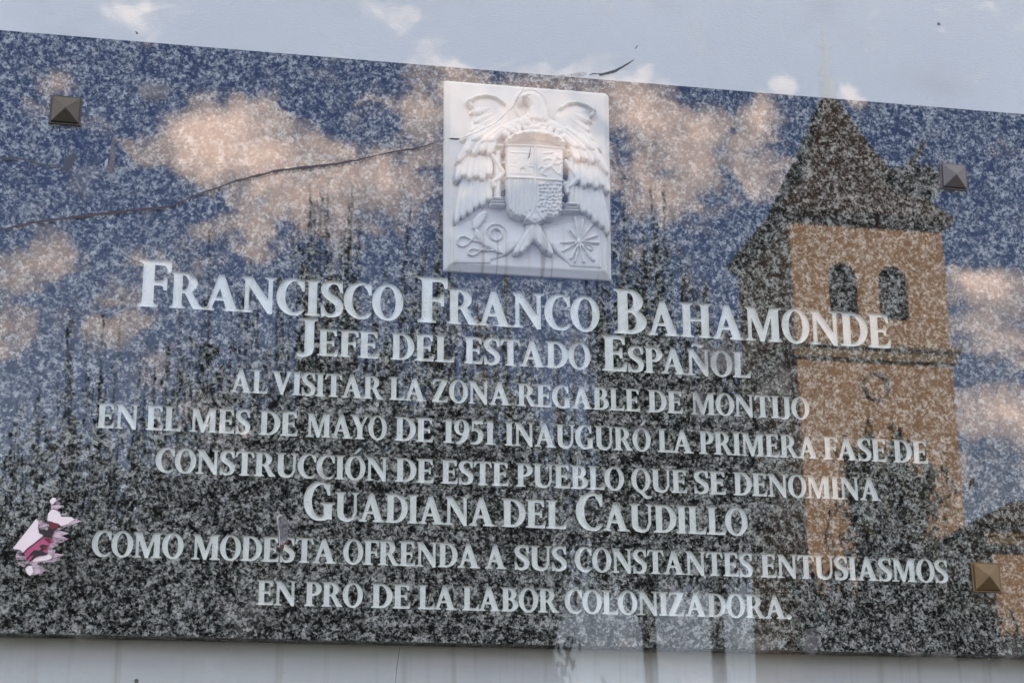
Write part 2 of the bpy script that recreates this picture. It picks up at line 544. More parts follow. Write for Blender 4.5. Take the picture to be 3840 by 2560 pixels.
    pp = [(A_, [(x0 + .05, .43), (.33, .43)] + ell(.33, .715, .335, .285, 18, -math.pi / 2, math.pi / 2)[1:] + [(x0 + .05, 1)]),
          ('-', [(x1, .495), (.31, .495)] + ell(.31, .715, .16, .22, 18, -math.pi / 2, math.pi / 2)[1:] + [(x1, .935)])]
    g['P'] = (G(*pp, (A_, stem(x0, x1, tr=0))), .67)
    g['R'] = (G(*pp, (A_, stem(x0, x1, tr=0)), (A_, [(.31, .475), (.52, .49), (.715, .13), (.81, .045), (.82, .0), (.60, .0), (.37, .44)])), .82)
    g['B'] = (G((A_, [(x0 + .05, .46), (.33, .46)] + ell(.33, .735, .295, .265, 18, -math.pi / 2, math.pi / 2)[1:] + [(x0 + .05, 1)]),
                (A_, [(x0 + .05, 0), (.34, 0)] + ell(.34, .275, .36, .275, 18, -math.pi / 2, math.pi / 2)[1:] + [(x0 + .05, .55)]),
                ('-', [(x1, .545), (.31, .545)] + ell(.31, .74, .13, .195, 16, -math.pi / 2, math.pi / 2)[1:] + [(x1, .935)]),
                ('-', [(x1, .065), (.32, .065)] + ell(.32, .275, .18, .21, 16, -math.pi / 2, math.pi / 2)[1:] + [(x1, .485)]), (A_, stem(x0, x1, br=0, tr=0))), .71)
    g['S'] = (G((A_, stroke([(.525, .80), (.45, .94), (.30, .972), (.14, .89), (.10, .74), (.20, .585), (.37, .47), (.48, .33), (.46, .13), (.30, .028), (.14, .06), (.045, .22)],
                            [.05, .085, .085, .15, .175, .185, .195, .185, .15, .085, .08, .045])), (A_, [(.50, 1.01), (.545, 1.01), (.555, .70), (.51, .70), (.455, .87)]),
                (A_, [(.025, -.01), (.07, -.01), (.14, .10), (.055, .33), (.01, .33)])), .58)
    g['U'] = (G((A_, [(x0, .96), (x1, .96), (x1, .33)] + ell(x1 + .21, .30, .21, .225, 14, math.pi, 1.5 * math.pi)[1:] + [(.60, .11), (.685, .30), (.685, .96), (.76, .96), (.76, .28), (.66, .06), (.52, -.02), (.40, -.025), (.22, .02), (.115, .13), (x0, .30)]),
                (A_, top(.0, x1 + .085)), (A_, top(.60, .845))), .845)
    g['J'] = (G((A_, stem(.22, .22 + SW, y0=.16, bl=0, br=0)), (A_, stroke([(.318, .20), (.30, .08), (.20, -.005), (.085, .01), (.05, .05)], [SW, .17, .09, .10, .07]))), .50)
    g['Y'] = (G((A_, [(.06, .99), (.285, .99), (.50, .50), (.52, .42), (.33, .42)]), (A_, [(.40, .43), (.50, .43), (.77, .99), (.685, .99), (.45, .52)]), (A_, stem(.325, .325 + SW, y1=.5, tl=0, tr=0)),
                (A_, top(.0, .37)), (A_, top(.59, .84))), .84)
    g['Z'] = (G((A_, [(.08, 1), (.66, 1), (.66, .935), (.05, .935)]), (A_, [(.42, .95), (.66, .97), (.245, .05), (.0, .03)]), (A_, [(.0, 0), (.63, 0), (.63, .066), (.0, .066)]),
                (A_, [(.07, 1), (.02, .76), (.06, .76), (.12, .89), (.2, .94), (.2, 1)]), (A_, [(.63, 0), (.69, .26), (.65, .26), (.57, .12), (.48, .06), (.48, 0)])), .70)
    g['1'] = (G((A_, stem(.14, .14 + SW, tl=0, tr=0, bl=.1, br=.1)), (A_, [(.335, 1.0), (.29, 1.02), (.02, .93), (.02, .885), (.16, .90), (.2, .8)])), .44)
    g['9'] = (G((A_, ell(.29, .68, .285, .335, 28)), ('-', ell(.285, .69, .125, .275, 24)), (A_, stroke([(.49, .74), (.485, .46), (.38, .20), (.22, .04), (.08, -.01)], [.17, .19, .19, .12, .03]))), .585)
    g['5'] = (G((A_, [(.10, 1.0), (.50, 1.03), (.52, .86), (.13, .86)]), (A_, [(.10, 1.0), (.165, 1.0), (.15, .60), (.075, .52)]),
                (A_, stroke([(.09, .57), (.23, .61), (.40, .52), (.435, .33), (.36, .12), (.20, .02), (.04, .03)], [.05, .10, .17, .19, .15, .085, .06]))), .54)
    g['.'] = (G((A_, ell(.12, .08, .105, .105, 14))), .24)
    g['Ó'] = (g['O'][0] + G((A_, [(.36, 1.10), (.43, 1.10), (.66, 1.34), (.55, 1.36)])), .80)
    g['Ñ'] = (g['N'][0] + G((A_, stroke([(.22, 1.10), (.30, 1.19), (.44, 1.18), (.56, 1.13), (.68, 1.22)], [.03, .085, .09, .085, .03]))), .89)
    return g


def grow(p, d):
    n = len(p)
    out = []
    for i in range(n):
        a, b_, c = p[i - 1], p[i], p[(i + 1) % n]
        e1, e2 = (b_[0] - a[0], b_[1] - a[1]), (c[0] - b_[0], c[1] - b_[1])
        l1, l2 = math.hypot(*e1) or 1, math.hypot(*e2) or 1
        nx, ny = e1[1] / l1 + e2[1] / l2, -e1[0] / l1 - e2[0] / l2
        m = nx * nx + ny * ny
        if m < .5:
            out.append(b_)
            continue
        k = 2 * d / m
        out.append((b_[0] + nx * k, b_[1] + ny * k))
    return out


def resolve(ops):
    ops = [(op, grow(q, .013 if op == '+' else -.013)) for op, q in ops]
    verts, faces = [], []
    for _, p in ops:
        b0 = len(verts)
        verts += [Vector(q) for q in p]
        faces.append(list(range(b0, b0 + len(p))))
    vo, eo, fo, ov, oe, of = delaunay_2d_cdt(verts, [], faces, 0, 1e-6, True)
    inside = []
    for f, o in zip(fo, of):
        s = False
        for i, (op, _) in enumerate(ops):
            if i in o:
                s = (op == '+')
        if s:
            inside.append(f)
    E_ = {}
    for f in inside:
        for i in range(len(f)):
            E_[(f[i], f[(i + 1) % len(f)])] = True
    nxt = {}
    for (a, b_) in E_:
        if (b_, a) not in E_:
            nxt.setdefault(a, []).append(b_)
    loops = []
    while nxt:
        a = next(iter(nxt))
        lp = [a]
        cur = a
        while True:
            lst = nxt[cur]
            n = lst.pop()
            if not lst:
                del nxt[cur]
            if n == a:
                break
            lp.append(n)
            cur = n
            if cur not in nxt:
                break
        if len(lp) > 2:
            loops.append([(vo[i].x, vo[i].y) for i in lp])
    return [l for l in loops if abs(area(l)) > 1e-4]


GL = {k: (resolve(o), w) for k, (o, w) in glyphs().items()}

# text, photo points along the base line, photo points at cap tops (large, small), word extents in the photo
LINES = [
    ('FRANCISCO FRANCO BAHAMONDE', [(552, 1148), (1153, 1180.6), (1600, 1205.8), (2334, 1248), (3295, 1302.5)], (594, 978), (660, 1020), [(516, 1510), (1568, 2248), (2306, 3343)], (1, 1, 1)),
    ('JEFE DEL ESTADO ESPAÑOL', [(1224, 1332.7), (1485, 1347), (1673, 1357.6), (1770, 1361), (2291, 1388), (2785, 1414.8)], (2291, 1258), (1230, 1234), [(1108, 1421), (1465, 1705), (1741, 2214), (2260, 2817)], (1, 0, 0, 1)),
    ('AL VISITAR LA ZONA REGABLE DE MONTIJO', [(887, 1470), (973, 1474), (1377, 1491.8), (1481, 1497), (1858, 1516), (2373, 1541), (2460, 1544), (2860, 1564)], None, (1481, 1413),
     [(864, 1003), (1017, 1434), (1460, 1596), (1621, 1915), (1940, 2401), (2430, 2562), (2593, 3036)], None),
    ('EN EL MES DE MAYO DE 1951 INAUGURÓ LA PRIMERA FASE DE', [(392, 1605), (841, 1622), (1218, 1638), (1843, 1663.8), (2317, 1685.7), (2641, 1700), (3054, 1719), (3457, 1736.7)], None, (1086, 1543.5),
     [(361, 517), (546, 678.6), (711, 936), (971, 1116), (1148, 1449), (1480.6, 1625), (1659, 1856.6), (1894, 2440), (2468, 2600), (2623, 3069), (3090, 3327), (3352, 3482)], None),
    ('CONSTRUCCIÓN DE ESTE PUEBLO QUE SE DENOMINA', [(750, 1776.5), (1275.5, 1795), (1597, 1807), (1879.6, 1818), (2236.7, 1832.6), (2548, 1846), (2772, 1854.6), (3287.8, 1877)], None, (1680, 1724),
     [(581.6, 1454), (1482, 1627.5), (1654, 1909), (1936, 2340), (2369, 2578.6), (2604, 2724), (2752, 3303)], None),
    ('GUADIANA DEL CAUDILLO', [(1367, 1955), (1691, 1965), (1844, 1970), (1905, 1973), (2288, 1986.7), (2685.7, 2003.6)], (1185, 1808), (1469, 1851.5), [(1138, 1854), (1882, 2124.5), (2162, 2804)], (1, 0, 1)),
    ('COMO MODESTA OFRENDA A SUS CONSTANTES ENTUSIASMOS', [(519, 2092), (1249, 2109), (1787, 2125.5), (2312, 2143), (2880.6, 2162), (3416, 2182.7)], None, (1526, 2029),
     [(342, 685), (718, 1259), (1287, 1799.5), (1820, 1898), (1929.6, 2124.5), (2156.6, 2823.5), (2855, 3556.6)], None),
    ('EN PRO DE LA LABOR COLONIZADORA.', [(989, 2266), (1501, 2278.6), (2036.7, 2293), (2926.5, 2317.9)], None, (989, 2174.5),
     [(962, 1110), (1142, 1358.7), (1392, 1539), (1568, 1710), (1734.7, 2093), (2119, 2970)], None),
]
KERN = {'LA': -.05, 'AL': .0, 'AV': -.08, 'FR': -.02, 'RA': .0, 'TA': -.04, 'AY': -.12, 'YO': -.06, 'FA': -.05, 'LO': -.03, 'LE': .0, 'AU': .0, 'LV': -.06, 'PA': -.06, 'DI': .0, 'A.': -.02, 'AÑ': .0}
GAP = .026
instances = []          # (line index, loops in metres)
for li, (txt, base, ptL, ptS, ext, big_) in enumerate(LINES):
    zb = float(np.mean([on_plane(*p)[1] for p in base]))
    fit = np.polyfit([on_plane(*p)[0] for p in base], [on_plane(*p)[1] for p in base], 1)
    basez = lambda x: float(np.polyval(fit, x))
    hS = on_plane(*ptS)[1] - basez(on_plane(*ptS)[0])
    hL = on_plane(*ptL)[1] - basez(on_plane(*ptL)[0]) if ptL else hS
    for wi, word in enumerate(txt.split(' ')):
        bx = np.interp
        pyb = float(np.interp(ext[wi][0], [p[0] for p in base], [p[1] for p in base]))
        xl = on_plane(ext[wi][0], pyb)[0]
        pyb = float(np.interp(ext[wi][1], [p[0] for p in base], [p[1] for p in base]))
        xr = on_plane(ext[wi][1], pyb)[0]
        pos, cur = [], 0.0
        for i, ch in enumerate(word):
            h = hL if (i == 0 and big_ and big_[wi]) else hS
            if i:
                cur += (GAP + KERN.get(word[i - 1] + ch, 0.0)) * hS
            pos.append((ch, cur, h))
            cur += GL[ch][1] * h
        k = (xr - xl) / cur
        for ch, x, h in pos:
            loops = []
            for lp in GL[ch][0]:
                q = [(xl + (x + p[0] * h) * k, basez(xl + x * k) + p[1] * h) for p in lp]
                loops.append(q)
            instances.append((li, loops))

# ------------------------------------------------------------------ the granite plaque
xs_l, z_tl = on_plane(0, 107)
xs_r, z_tr = on_plane(3834, 422.4)
topfit = np.polyfit([on_plane(*p)[0] for p in [(0, 107), (1300, 224.5), (2300, 310), (3081, 367), (3834, 422.4)]], [on_plane(*p)[1] for p in [(0, 107), (1300, 224.5), (2300, 310), (3081, 367), (3834, 422.4)]], 1)
botfit = np.polyfit([on_plane(*p)[0] for p in [(0, 2371.6), (1300, 2402), (2824, 2428), (3840, 2460)]], [on_plane(*p)[1] for p in [(0, 2371.6), (1300, 2402), (2824, 2428), (3840, 2460)]], 1)
PX0, PX1 = on_plane(-160, 1300)[0], on_plane(4120, 1500)[0]
corner = [(PX0, np.polyval(botfit, PX0)), (PX1, np.polyval(botfit, PX1)), (PX1, np.polyval(topfit, PX1)), (PX0, np.polyval(topfit, PX0))]
K = 1000.0
verts = [Vector((x * K, z * K)) for x, z in corner]
faces = [[0, 1, 2, 3]]
owner = [None]
for gi, (li, loops) in enumerate(instances):
    for lp in loops:
        a = area(lp)
        q = lp if a > 0 else lp[::-1]
        b0 = len(verts)
        verts += [Vector((x * K, z * K)) for x, z in q]
        faces.append(list(range(b0, b0 + len(q))))
        owner.append((gi, 1 if a > 0 else -1))
vo, eo, fo, ov, oe, of = delaunay_2d_cdt(verts, [], faces, 0, 1e-4, True)
stone, floors = [], [[] for _ in LINES]
for f, o in zip(fo, of):
    cnt = {}
    for i in o:
        if owner[i]:
            cnt[owner[i][0]] = cnt.get(owner[i][0], 0) + owner[i][1]
    hit = [g_ for g_, c_ in cnt.items() if c_ > 0]
    (floors[instances[hit[0]][0]] if hit else stone).append(f)
DEPTH = 0.0026
plaque = empty('granite_plaque', (0.2, 0.0, float(corner[0][1])))
tag(plaque, 'grey speckled granite plaque with an incised white inscription in Spanish', 'plaque')
# slab: pierced front face, four sides
SLAB_T = WALL_Y - 0.002
sv = [(p.x / K, 0.0, p.y / K) for p in vo]
sf = [tuple(f) for f in stone]
n0 = len(sv)
sv += [(x, SLAB_T, z) for x, z in corner] + [(x, 0.0, z) for x, z in corner]
for i in range(4):
    j = (i + 1) % 4
    sf.append((n0 + 4 + i, n0 + i, n0 + j, n0 + 4 + j))
sf.append((n0, n0 + 1, n0 + 2, n0 + 3)[::-1])
slab = mesh_obj('slab', sv, sf, M_GRANITE, plaque)
for li, L in enumerate(LINES):
    idx, fv, ff = {}, [], []
    for f in floors[li]:
        r = []
        for i in f:
            if i not in idx:
                idx[i] = len(fv)
                fv.append((vo[i].x / K, DEPTH, vo[i].y / K))
            r.append(idx[i])
        ff.append(tuple(r))
    for gi, (l2, loops) in enumerate(instances):
        if l2 != li:
            continue
        for lp in loops:
            b0 = len(fv)
            n = len(lp)
            fv += [(x, 0.0, z) for x, z in lp] + [(x, DEPTH, z) for x, z in lp]
            ff += [(b0 + i, b0 + (i + 1) % n, b0 + n + (i + 1) % n, b0 + n + i) for i in range(n)]
    o = mesh_obj('inscription_line', fv, ff, M_PAINT, plaque)
    o['label'] = 'white incised line reading ' + L[0]


# ------------------------------------------------------------------ carved marble coat of arms
PLATE_Y = -0.012


def crest(u, v, h=0.0):
    """a point of the relief (sighted in a close view of the photo), h millimetres proud of the plate, in millimetres"""
    x, z = on_plane(1600 + u / 1.867, 240 + v / 1.867, PLATE_Y - h / 1000.0)
    return x * 1000.0, z * 1000.0


def cpoly(pts, h=0.0):
    return [crest(u, v, h) for u, v in pts]


plate_c = cpoly([(127, 102), (1262, 192), (1284, 214), (1303, 1505), (122, 1437)])
plate_i = cpoly([(165, 128), (1228, 212), (1240, 228), (1258, 1449), (172, 1392)])
coat = empty('coat_of_arms_relief', (plate_c[4][0] / 1000 + .1, PLATE_Y, plate_c[4][1] / 1000))
tag(coat, 'white carved marble coat of arms with eagle and shield, above the inscription', 'stone carving')
b = MB()
n = len(plate_c)
# bevelled plate: back, edge and chamfer up to the face
PB = -0.0005
rim = PLATE_Y + 0.0062
o3 = plate_c[::-1]
i3 = plate_i[::-1]
vv = [(x / 1000, PB, z / 1000) for x, z in o3] + [(x / 1000, rim, z / 1000) for x, z in o3] + [(x / 1000, PLATE_Y, z / 1000) for x, z in i3]
ff = [(i, (i + 1) % n, n + (i + 1) % n, n + i) for i in range(n)] + [(n + i, n + (i + 1) % n, 2 * n + (i + 1) % n, 2 * n + i) for i in range(n)]
ff += [tuple(2 * n + i for i in range(n)), tuple(range(n))[::-1]]
b.add(vv, ff)
bp = b.build('backing_plate', M_MARBLE, coat)
bv = bp.modifiers.new('edge', 'BEVEL')
bv.width = 0.0012
bv.segments = 2


STEP = 0.55


class Relief:
    """soft carved shapes on a fine grid; heights in millimetres above the plate"""

    def __init__(self, u0, v0, u1, v1, h=6):
        c = [crest(u, v, h) for u, v in ((u0, v0), (u1, v0), (u0, v1), (u1, v1))]
        xs, zs = [p[0] for p in c], [p[1] for p in c]
        self.x = np.arange(min(xs) - 3, max(xs) + 3, STEP)
        self.z = np.arange(min(zs) - 3, max(zs) + 3, STEP)
        self.h = np.full((len(self.z), len(self.x)), -1.0)
        self.X, self.Z = np.meshgrid(self.x, self.z)

    def win(self, pts, pad=2.0):
        xs, zs = [p[0] for p in pts], [p[1] for p in pts]
        i0, i1 = np.searchsorted(self.x, [min(xs) - pad, max(xs) + pad])
        j0, j1 = np.searchsorted(self.z, [min(zs) - pad, max(zs) + pad])
        return slice(j0, j1), slice(i0, i1)

    def sdf(self, pts, w):
        X, Z = self.X[w], self.Z[w]
        d = np.full(X.shape, 1e9)
        ins = np.zeros(X.shape, bool)
        m = len(pts)
        for i in range(m):
            ax, az = pts[i]
            bx, bz = pts[(i + 1) % m]
            ex, ez = bx - ax, bz - az
            L2 = ex * ex + ez * ez + 1e-12
            q = np.clip(((X - ax) * ex + (Z - az) * ez) / L2, 0, 1)
            d = np.minimum(d, np.hypot(X - ax - q * ex, Z - az - q * ez))
            c = (az > Z) != (bz > Z)
            with np.errstate(divide='ignore', invalid='ignore'):
                ins ^= c & (X < ex * (Z - az) / (ez if ez else 1e-12) + ax)
        return np.where(ins, d, -d)

    def bump(self, pts, base, H, R, mode='max', tilt=None):
        w = self.win(pts)
        d = self.sdf(pts, w)
        k = 1 - np.clip(d / R, 0, 1)
        h = base + H * np.sqrt(np.clip(1 - k * k, 0, 1))
        if tilt is not None:
            h = h + tilt(self.X[w], self.Z[w])
        if mode == 'max':
            self.h[w] = np.where(d > 0, np.maximum(self.h[w], h), self.h[w])
        elif mode == 'add':
            self.h[w] = np.where((d > 0) & (self.h[w] > -.5), self.h[w] + (h - base), self.h[w])
        elif mode == 'cut':
            self.h[w] = np.where(d > 0, np.minimum(self.h[w], base), self.h[w])
        elif mode == 'clear':
            self.h[w] = np.where(d > 0, -1.0, self.h[w])
        return self

    def line(self, pts, width, base, H, mode='max'):
        pad = width + 1
        w = self.win(pts, pad)
        X, Z = self.X[w], self.Z[w]
        d = np.full(X.shape, 1e9)
        for i in range(len(pts) - 1):
            ax, az = pts[i]
            ex, ez = pts[i + 1][0] - ax, pts[i + 1][1] - az
            q = np.clip(((X - ax) * ex + (Z - az) * ez) / (ex * ex + ez * ez + 1e-12), 0, 1)
            d = np.minimum(d, np.hypot(X - ax - q * ex, Z - az - q * ez))
        k = np.clip(d / (width / 2), 0, 1)
        prof = np.sqrt(np.clip(1 - k * k, 0, 1))
        if mode == 'max':
            self.h[w] = np.where(d < width / 2, np.maximum(self.h[w], base + H * prof), self.h[w])
        elif mode == 'add':
            self.h[w] = np.where((d < width / 2) & (self.h[w] > -.5), self.h[w] + H * prof, self.h[w])
        return self

    def feather(self, a, c, wd, base, H, lift=1.5):
        """a long leaf from a to c with a rounded tip, a raised shaft and a tip that stands off"""
        ax, az = a
        ex, ez = c[0] - ax, c[1] - az
        L = math.hypot(ex, ez)
        ux, uz = ex / L, ez / L
        pts = []
        prof = [(0, .32), (.25, .45), (.6, .5), (.85, .43), (.95, .28), (1.0, .0)]
        for q, s in prof:
            pts.append((ax + ux * L * q - uz * wd * s, az + uz * L * q + ux * wd * s))
        for q, s in prof[::-1][1:]:
            pts.append((ax + ux * L * q + uz * wd * s, az + uz * L * q - ux * wd * s))
        w = self.win(pts)
        d = self.sdf(pts, w)
        X, Z = self.X[w], self.Z[w]
        along = np.clip(((X - ax) * ux + (Z - az) * uz) / L, 0, 1)
        across = np.abs(-(X - ax) * uz + (Z - az) * ux)
        R = wd * .42
        k = 1 - np.clip(d / (R * .85), 0, 1)
        h = base + lift * along + H * np.sqrt(np.clip(1 - k * k, 0, 1)) + .55 * np.clip(1 - across / 1.0, 0, 1) * (along < .93)
        self.h[w] = np.where(d > 0, np.maximum(self.h[w], h), self.h[w])
        return self

    def soften(self, n=1):
        on = self.h > -.5
        for _ in range(n):
            p = np.pad(self.h, 1, mode='edge')
            s = (p[1:-1, 1:-1] * 4 + p[:-2, 1:-1] + p[2:, 1:-1] + p[1:-1, :-2] + p[1:-1, 2:]) / 8
            self.h = np.where(on, s, self.h)
        return self

    def build(self, name, parent, label=None):
        on = self.h > -.5
        grow = on.copy()
        grow[1:] |= on[:-1]
        grow[:-1] |= on[1:]
        grow[:, 1:] |= on[:, :-1]
        grow[:, :-1] |= on[:, 1:]
        g2 = grow.copy()
        g2[1:] |= grow[:-1]
        g2[:, 1:] |= grow[:, :-1]
        idx = -np.ones(on.shape, int)
        jj, ii = np.nonzero(g2)
        idx[jj, ii] = np.arange(len(jj))
        hh = np.where(on, self.h * 1.2, -0.6)
        V_ = np.stack([self.x[ii] / 1000, PLATE_Y - hh[jj, ii] / 1000, self.z[jj] / 1000], 1)
        q = on[:-1, :-1] | on[1:, :-1] | on[:-1, 1:] | on[1:, 1:]
        q &= (idx[:-1, :-1] >= 0) & (idx[1:, :-1] >= 0) & (idx[:-1, 1:] >= 0) & (idx[1:, 1:] >= 0)
        a, c = np.nonzero(q)
        F_ = np.stack([idx[a, c], idx[a, c + 1], idx[a + 1, c + 1], idx[a + 1, c]], 1)
        o = mesh_obj(name, V_.tolist(), F_.tolist(), M_MARBLE, parent, smooth=True)
        if label:
            o['label'] = label
        return o


# halo disc behind the head
r = Relief(570, 130, 890, 420)
hc = crest(733, 285, 3)
ring = [(hc[0] + 23.5 * math.cos(a), hc[1] + 23.5 * math.sin(a)) for a in np.linspace(0, TAU, 40)[:-1]]
ring2 = [(hc[0] + 20.5 * math.cos(a), hc[1] + 20.5 * math.sin(a)) for a in np.linspace(0, TAU, 40)[:-1]]
r.bump(ring, .3, 1.9, 1.0)
r.bump(ring2, 1.3, 0, 1, 'cut')
r.soften(1).build('halo', coat)

# eagle head and neck
r = Relief(600, 150, 900, 480, 8)
r.bump(cpoly([(650, 232), (662, 206), (700, 190), (745, 186), (790, 205), (818, 245), (840, 300), (862, 345), (868, 420), (690, 420), (700, 350), (716, 300), (700, 272), (676, 262), (668, 285), (655, 268)], 8), 3, 7.5, 8)
r.bump(cpoly([(640, 232), (655, 212), (700, 205), (730, 222), (700, 244), (672, 246), (662, 290), (648, 268)], 11), 8, 4.5, 4)
r.bump(cpoly([(700, 222), (716, 214), (732, 222), (716, 232)], 12), 9.5, 0, 2, 'cut')
for (a, c) in (((740, 300), (725, 395)), ((765, 285), (760, 400)), ((790, 290), (795, 405)), ((815, 310), (832, 410))):
    r.feather(crest(*a, 10), crest(*c, 10), 6.5, 8.5, 1.6, 1.5)
r.soften(2).build('eagle_head', coat)


def wing(sgn):
    ax = crest(748, 700, 6)[0]
    rr = Relief(170, 190, 620, 1260) if sgn < 0 else Relief(860, 190, 1330, 1300)

    def P(u, v, h=6):
        x, z = crest(u, v, h)
        if sgn > 0:
            x = 2 * ax - x
            x = ax + (x - ax) * 0.965
        return (x, z)
    PP = lambda L, h=6: [P(u, v, h) for u, v in L]
    # ground under the feathers
    rr.bump(PP([(300, 400), (520, 380), (560, 520), (470, 640), (460, 960), (400, 985), (330, 1010), (245, 1080), (235, 820), (250, 640)]), .3, 2.2, 6)
    # shoulder, its rolled upper edge and the hollow under it
    rr.bump(PP([(285, 500), (300, 420), (330, 350), (300, 345), (318, 290), (300, 255), (352, 226), (440, 218), (530, 258), (590, 340), (580, 440), (500, 480), (420, 470), (340, 520), (262, 545), (232, 532), (262, 500)], 6), 1, 5.5, 14)
    rr.line(PP([(300, 252), (350, 226), (420, 216), (490, 232), (548, 275)], 9), 5.0, 5.5, 3.6)
    rr.line(PP([(318, 292), (296, 256)], 8), 6.0, 3.5, 4)
    for a, c in (((470, 300), (330, 350)), ((500, 330), (330, 420)), ((520, 350), (300, 480)), ((540, 390), (250, 535))):
        rr.feather(P(*a), P(*c), 11, 2.6, 3.2, 2.8)
    # long flight feathers, then the middle and the small coverts over them
    prim = [((265, 760), (203, 1124)), ((290, 770), (250, 1085)), ((325, 785), (298, 1058)), ((362, 795), (340, 1018)), ((400, 800), (388, 1000)), ((438, 800), (436, 962))]
    for a, c in prim:
        rr.feather(P(*a), P(*c), 10.4, 1.6, 3.3, 3.0)
    for a, c in [((275, 600), (200, 836)), ((300, 620), (248, 800)), ((330, 620), (292, 822)), ((365, 635), (338, 806)), ((400, 640), (384, 824)), ((438, 640), (434, 794))]:
        rr.feather(P(*a), P(*c), 10.6, 3.6, 3.4, 3.6)
    for a, c in [((380, 440), (203, 708)), ((405, 440), (262, 640)), ((432, 455), (315, 655)), ((458, 460), (370, 636)), ((488, 470), (428, 652))]:
        rr.feather(P(*a), P(*c), 11.2, 5.4, 3.4, 4.0)
    for a, c in [((520, 420), (300, 560)), ((530, 440), (370, 570)), ((540, 460), (430, 560))]:
        rr.feather(P(*a), P(*c), 10.5, 7.0, 3.0, 3.0)
    rr.soften(1).build('eagle_wing', coat, 'carved eagle wing, ' + ('left' if sgn < 0 else 'right') + ' of the shield')


wing(-1)
wing(1)

# tail and cloth below the shield
r = Relief(440, 960, 1100, 1420, 5)
cl = cpoly([(690, 1120), (800, 1130), (830, 1230), (905, 1320), (1005, 1392), (1000, 1412), (930, 1380), (850, 1330), (790, 1262), (752, 1240), (716, 1258), (668, 1315), (600, 1345), (460, 1372), (462, 1356), (560, 1330), (640, 1265), (688, 1180)], 5)
r.bump(cpoly([(700, 1120), (800, 1125), (838, 1225), (880, 1300), (868, 1345), (830, 1330), (795, 1275), (752, 1245), (715, 1262), (670, 1320), (622, 1345), (615, 1318), (668, 1240)], 6), 2.0, 5.0, 6)
for a, c in (((750, 1120), (612, 1340)), ((752, 1120), (655, 1330)), ((756, 1120), (690, 1295)), ((760, 1120), (835, 1320)), ((764, 1120), (880, 1345)), ((760, 1120), (800, 1280))):
    r.feather(crest(*a, 7), crest(*c, 7), 9.5, 5.5, 2.8, 1.2)
r.soften(2).build('eagle_tail', coat)
r = Relief(150, 1020, 1290, 1420, 3)
for fld, ua, ub in (([(185, 1388), (190, 1130), (300, 1095), (440, 1105), (560, 1100), (690, 1120), (704, 1165), (680, 1220), (640, 1275), (560, 1338), (455, 1370), (452, 1392)], 490, 640),
                    ([(1008, 1412), (1000, 1396), (905, 1322), (850, 1262), (826, 1210), (812, 1140), (930, 1120), (1050, 1090), (1180, 1130), (1228, 1220), (1230, 1424)], 985, 870)):
    r.bump(cpoly(fld, 4), .2, 6.0, 5)
    xa, xb = crest(ua, 1250, 3)[0], crest(ub, 1250, 3)[0]
    w_ = r.win(cpoly(fld, 4))
    za_, zb3 = crest(700, 1120, 3)[1], crest(700, 1290, 3)[1]
    low_ = np.clip((za_ - r.Z[w_]) / (za_ - zb3), 0, 1)
    ramp_ = np.clip(np.clip((r.X[w_] - xa) / (xb - xa), 0, 1) * .8 + .2 * low_, 0, 1) * np.clip(low_ * 1.3, 0, 1)
    r.h[w_] = np.where((r.h[w_] > -.5), .15 + r.h[w_] * (.12 + .88 * ramp_ ** 1.3), r.h[w_])
r.soften(2).build('lower_ground', coat)

# crown: rim band, jewels and leaf points
r = Relief(490, 320, 1040, 600, 10)
band = [(540, 545), (570, 505), (640, 470), (720, 456), (800, 458), (880, 476), (950, 515), (982, 560), (962, 582), (920, 545), (860, 520), (760, 505), (660, 512), (600, 532), (560, 566)]
r.bump(cpoly(band, 12), 6, 8, 4)
for uv_ in ((575, 528), (620, 497), (685, 484), (765, 483), (842, 494), (905, 516), (955, 552)):
    c0 = crest(*uv_, 14)
    r.bump([(c0[0] + 3.6 * math.cos(a), c0[1] + 1.9 * math.sin(a)) for a in np.linspace(0, TAU, 16)[:-1]], 13.2, 1.8, 1.8)
r.bump(cpoly([(510, 520), (520, 430), (600, 385), (700, 350), (740, 320), (790, 350), (900, 390), (985, 440), (1010, 540), (960, 500), (880, 470), (760, 452), (640, 464), (560, 505)], 9), 3.5, 5.5, 8)
rc_ = random.Random(21)
for row, (nn, amp, base_v, rad_, hh_) in enumerate(((11, 1.0, 420, 5.0, 7.0), (10, .92, 446, 4.4, 8.4), (7, .60, 390, 4.6, 6.2), (3, .25, 352, 4.4, 5.6))):
    for k in range(nn):
        q_ = (k + .5) / nn * 2 - 1
        uu = 757 + q_ * 232 * amp + rc_.uniform(-6, 6)
        vt = base_v + 92 * (q_ * amp) ** 2 + (uu - 757) * .055 + rc_.uniform(-6, 6)
        c0 = crest(uu, vt, 11)
        ex_ = rc_.uniform(.75, 1.15)
        r.bump([(c0[0] + rad_ * ex_ * math.cos(a), c0[1] + rad_ / ex_ * math.sin(a)) for a in np.linspace(0, TAU, 16)[:-1]], hh_, 4.0, rad_ * .8)
r.soften(1).build('crown', coat)

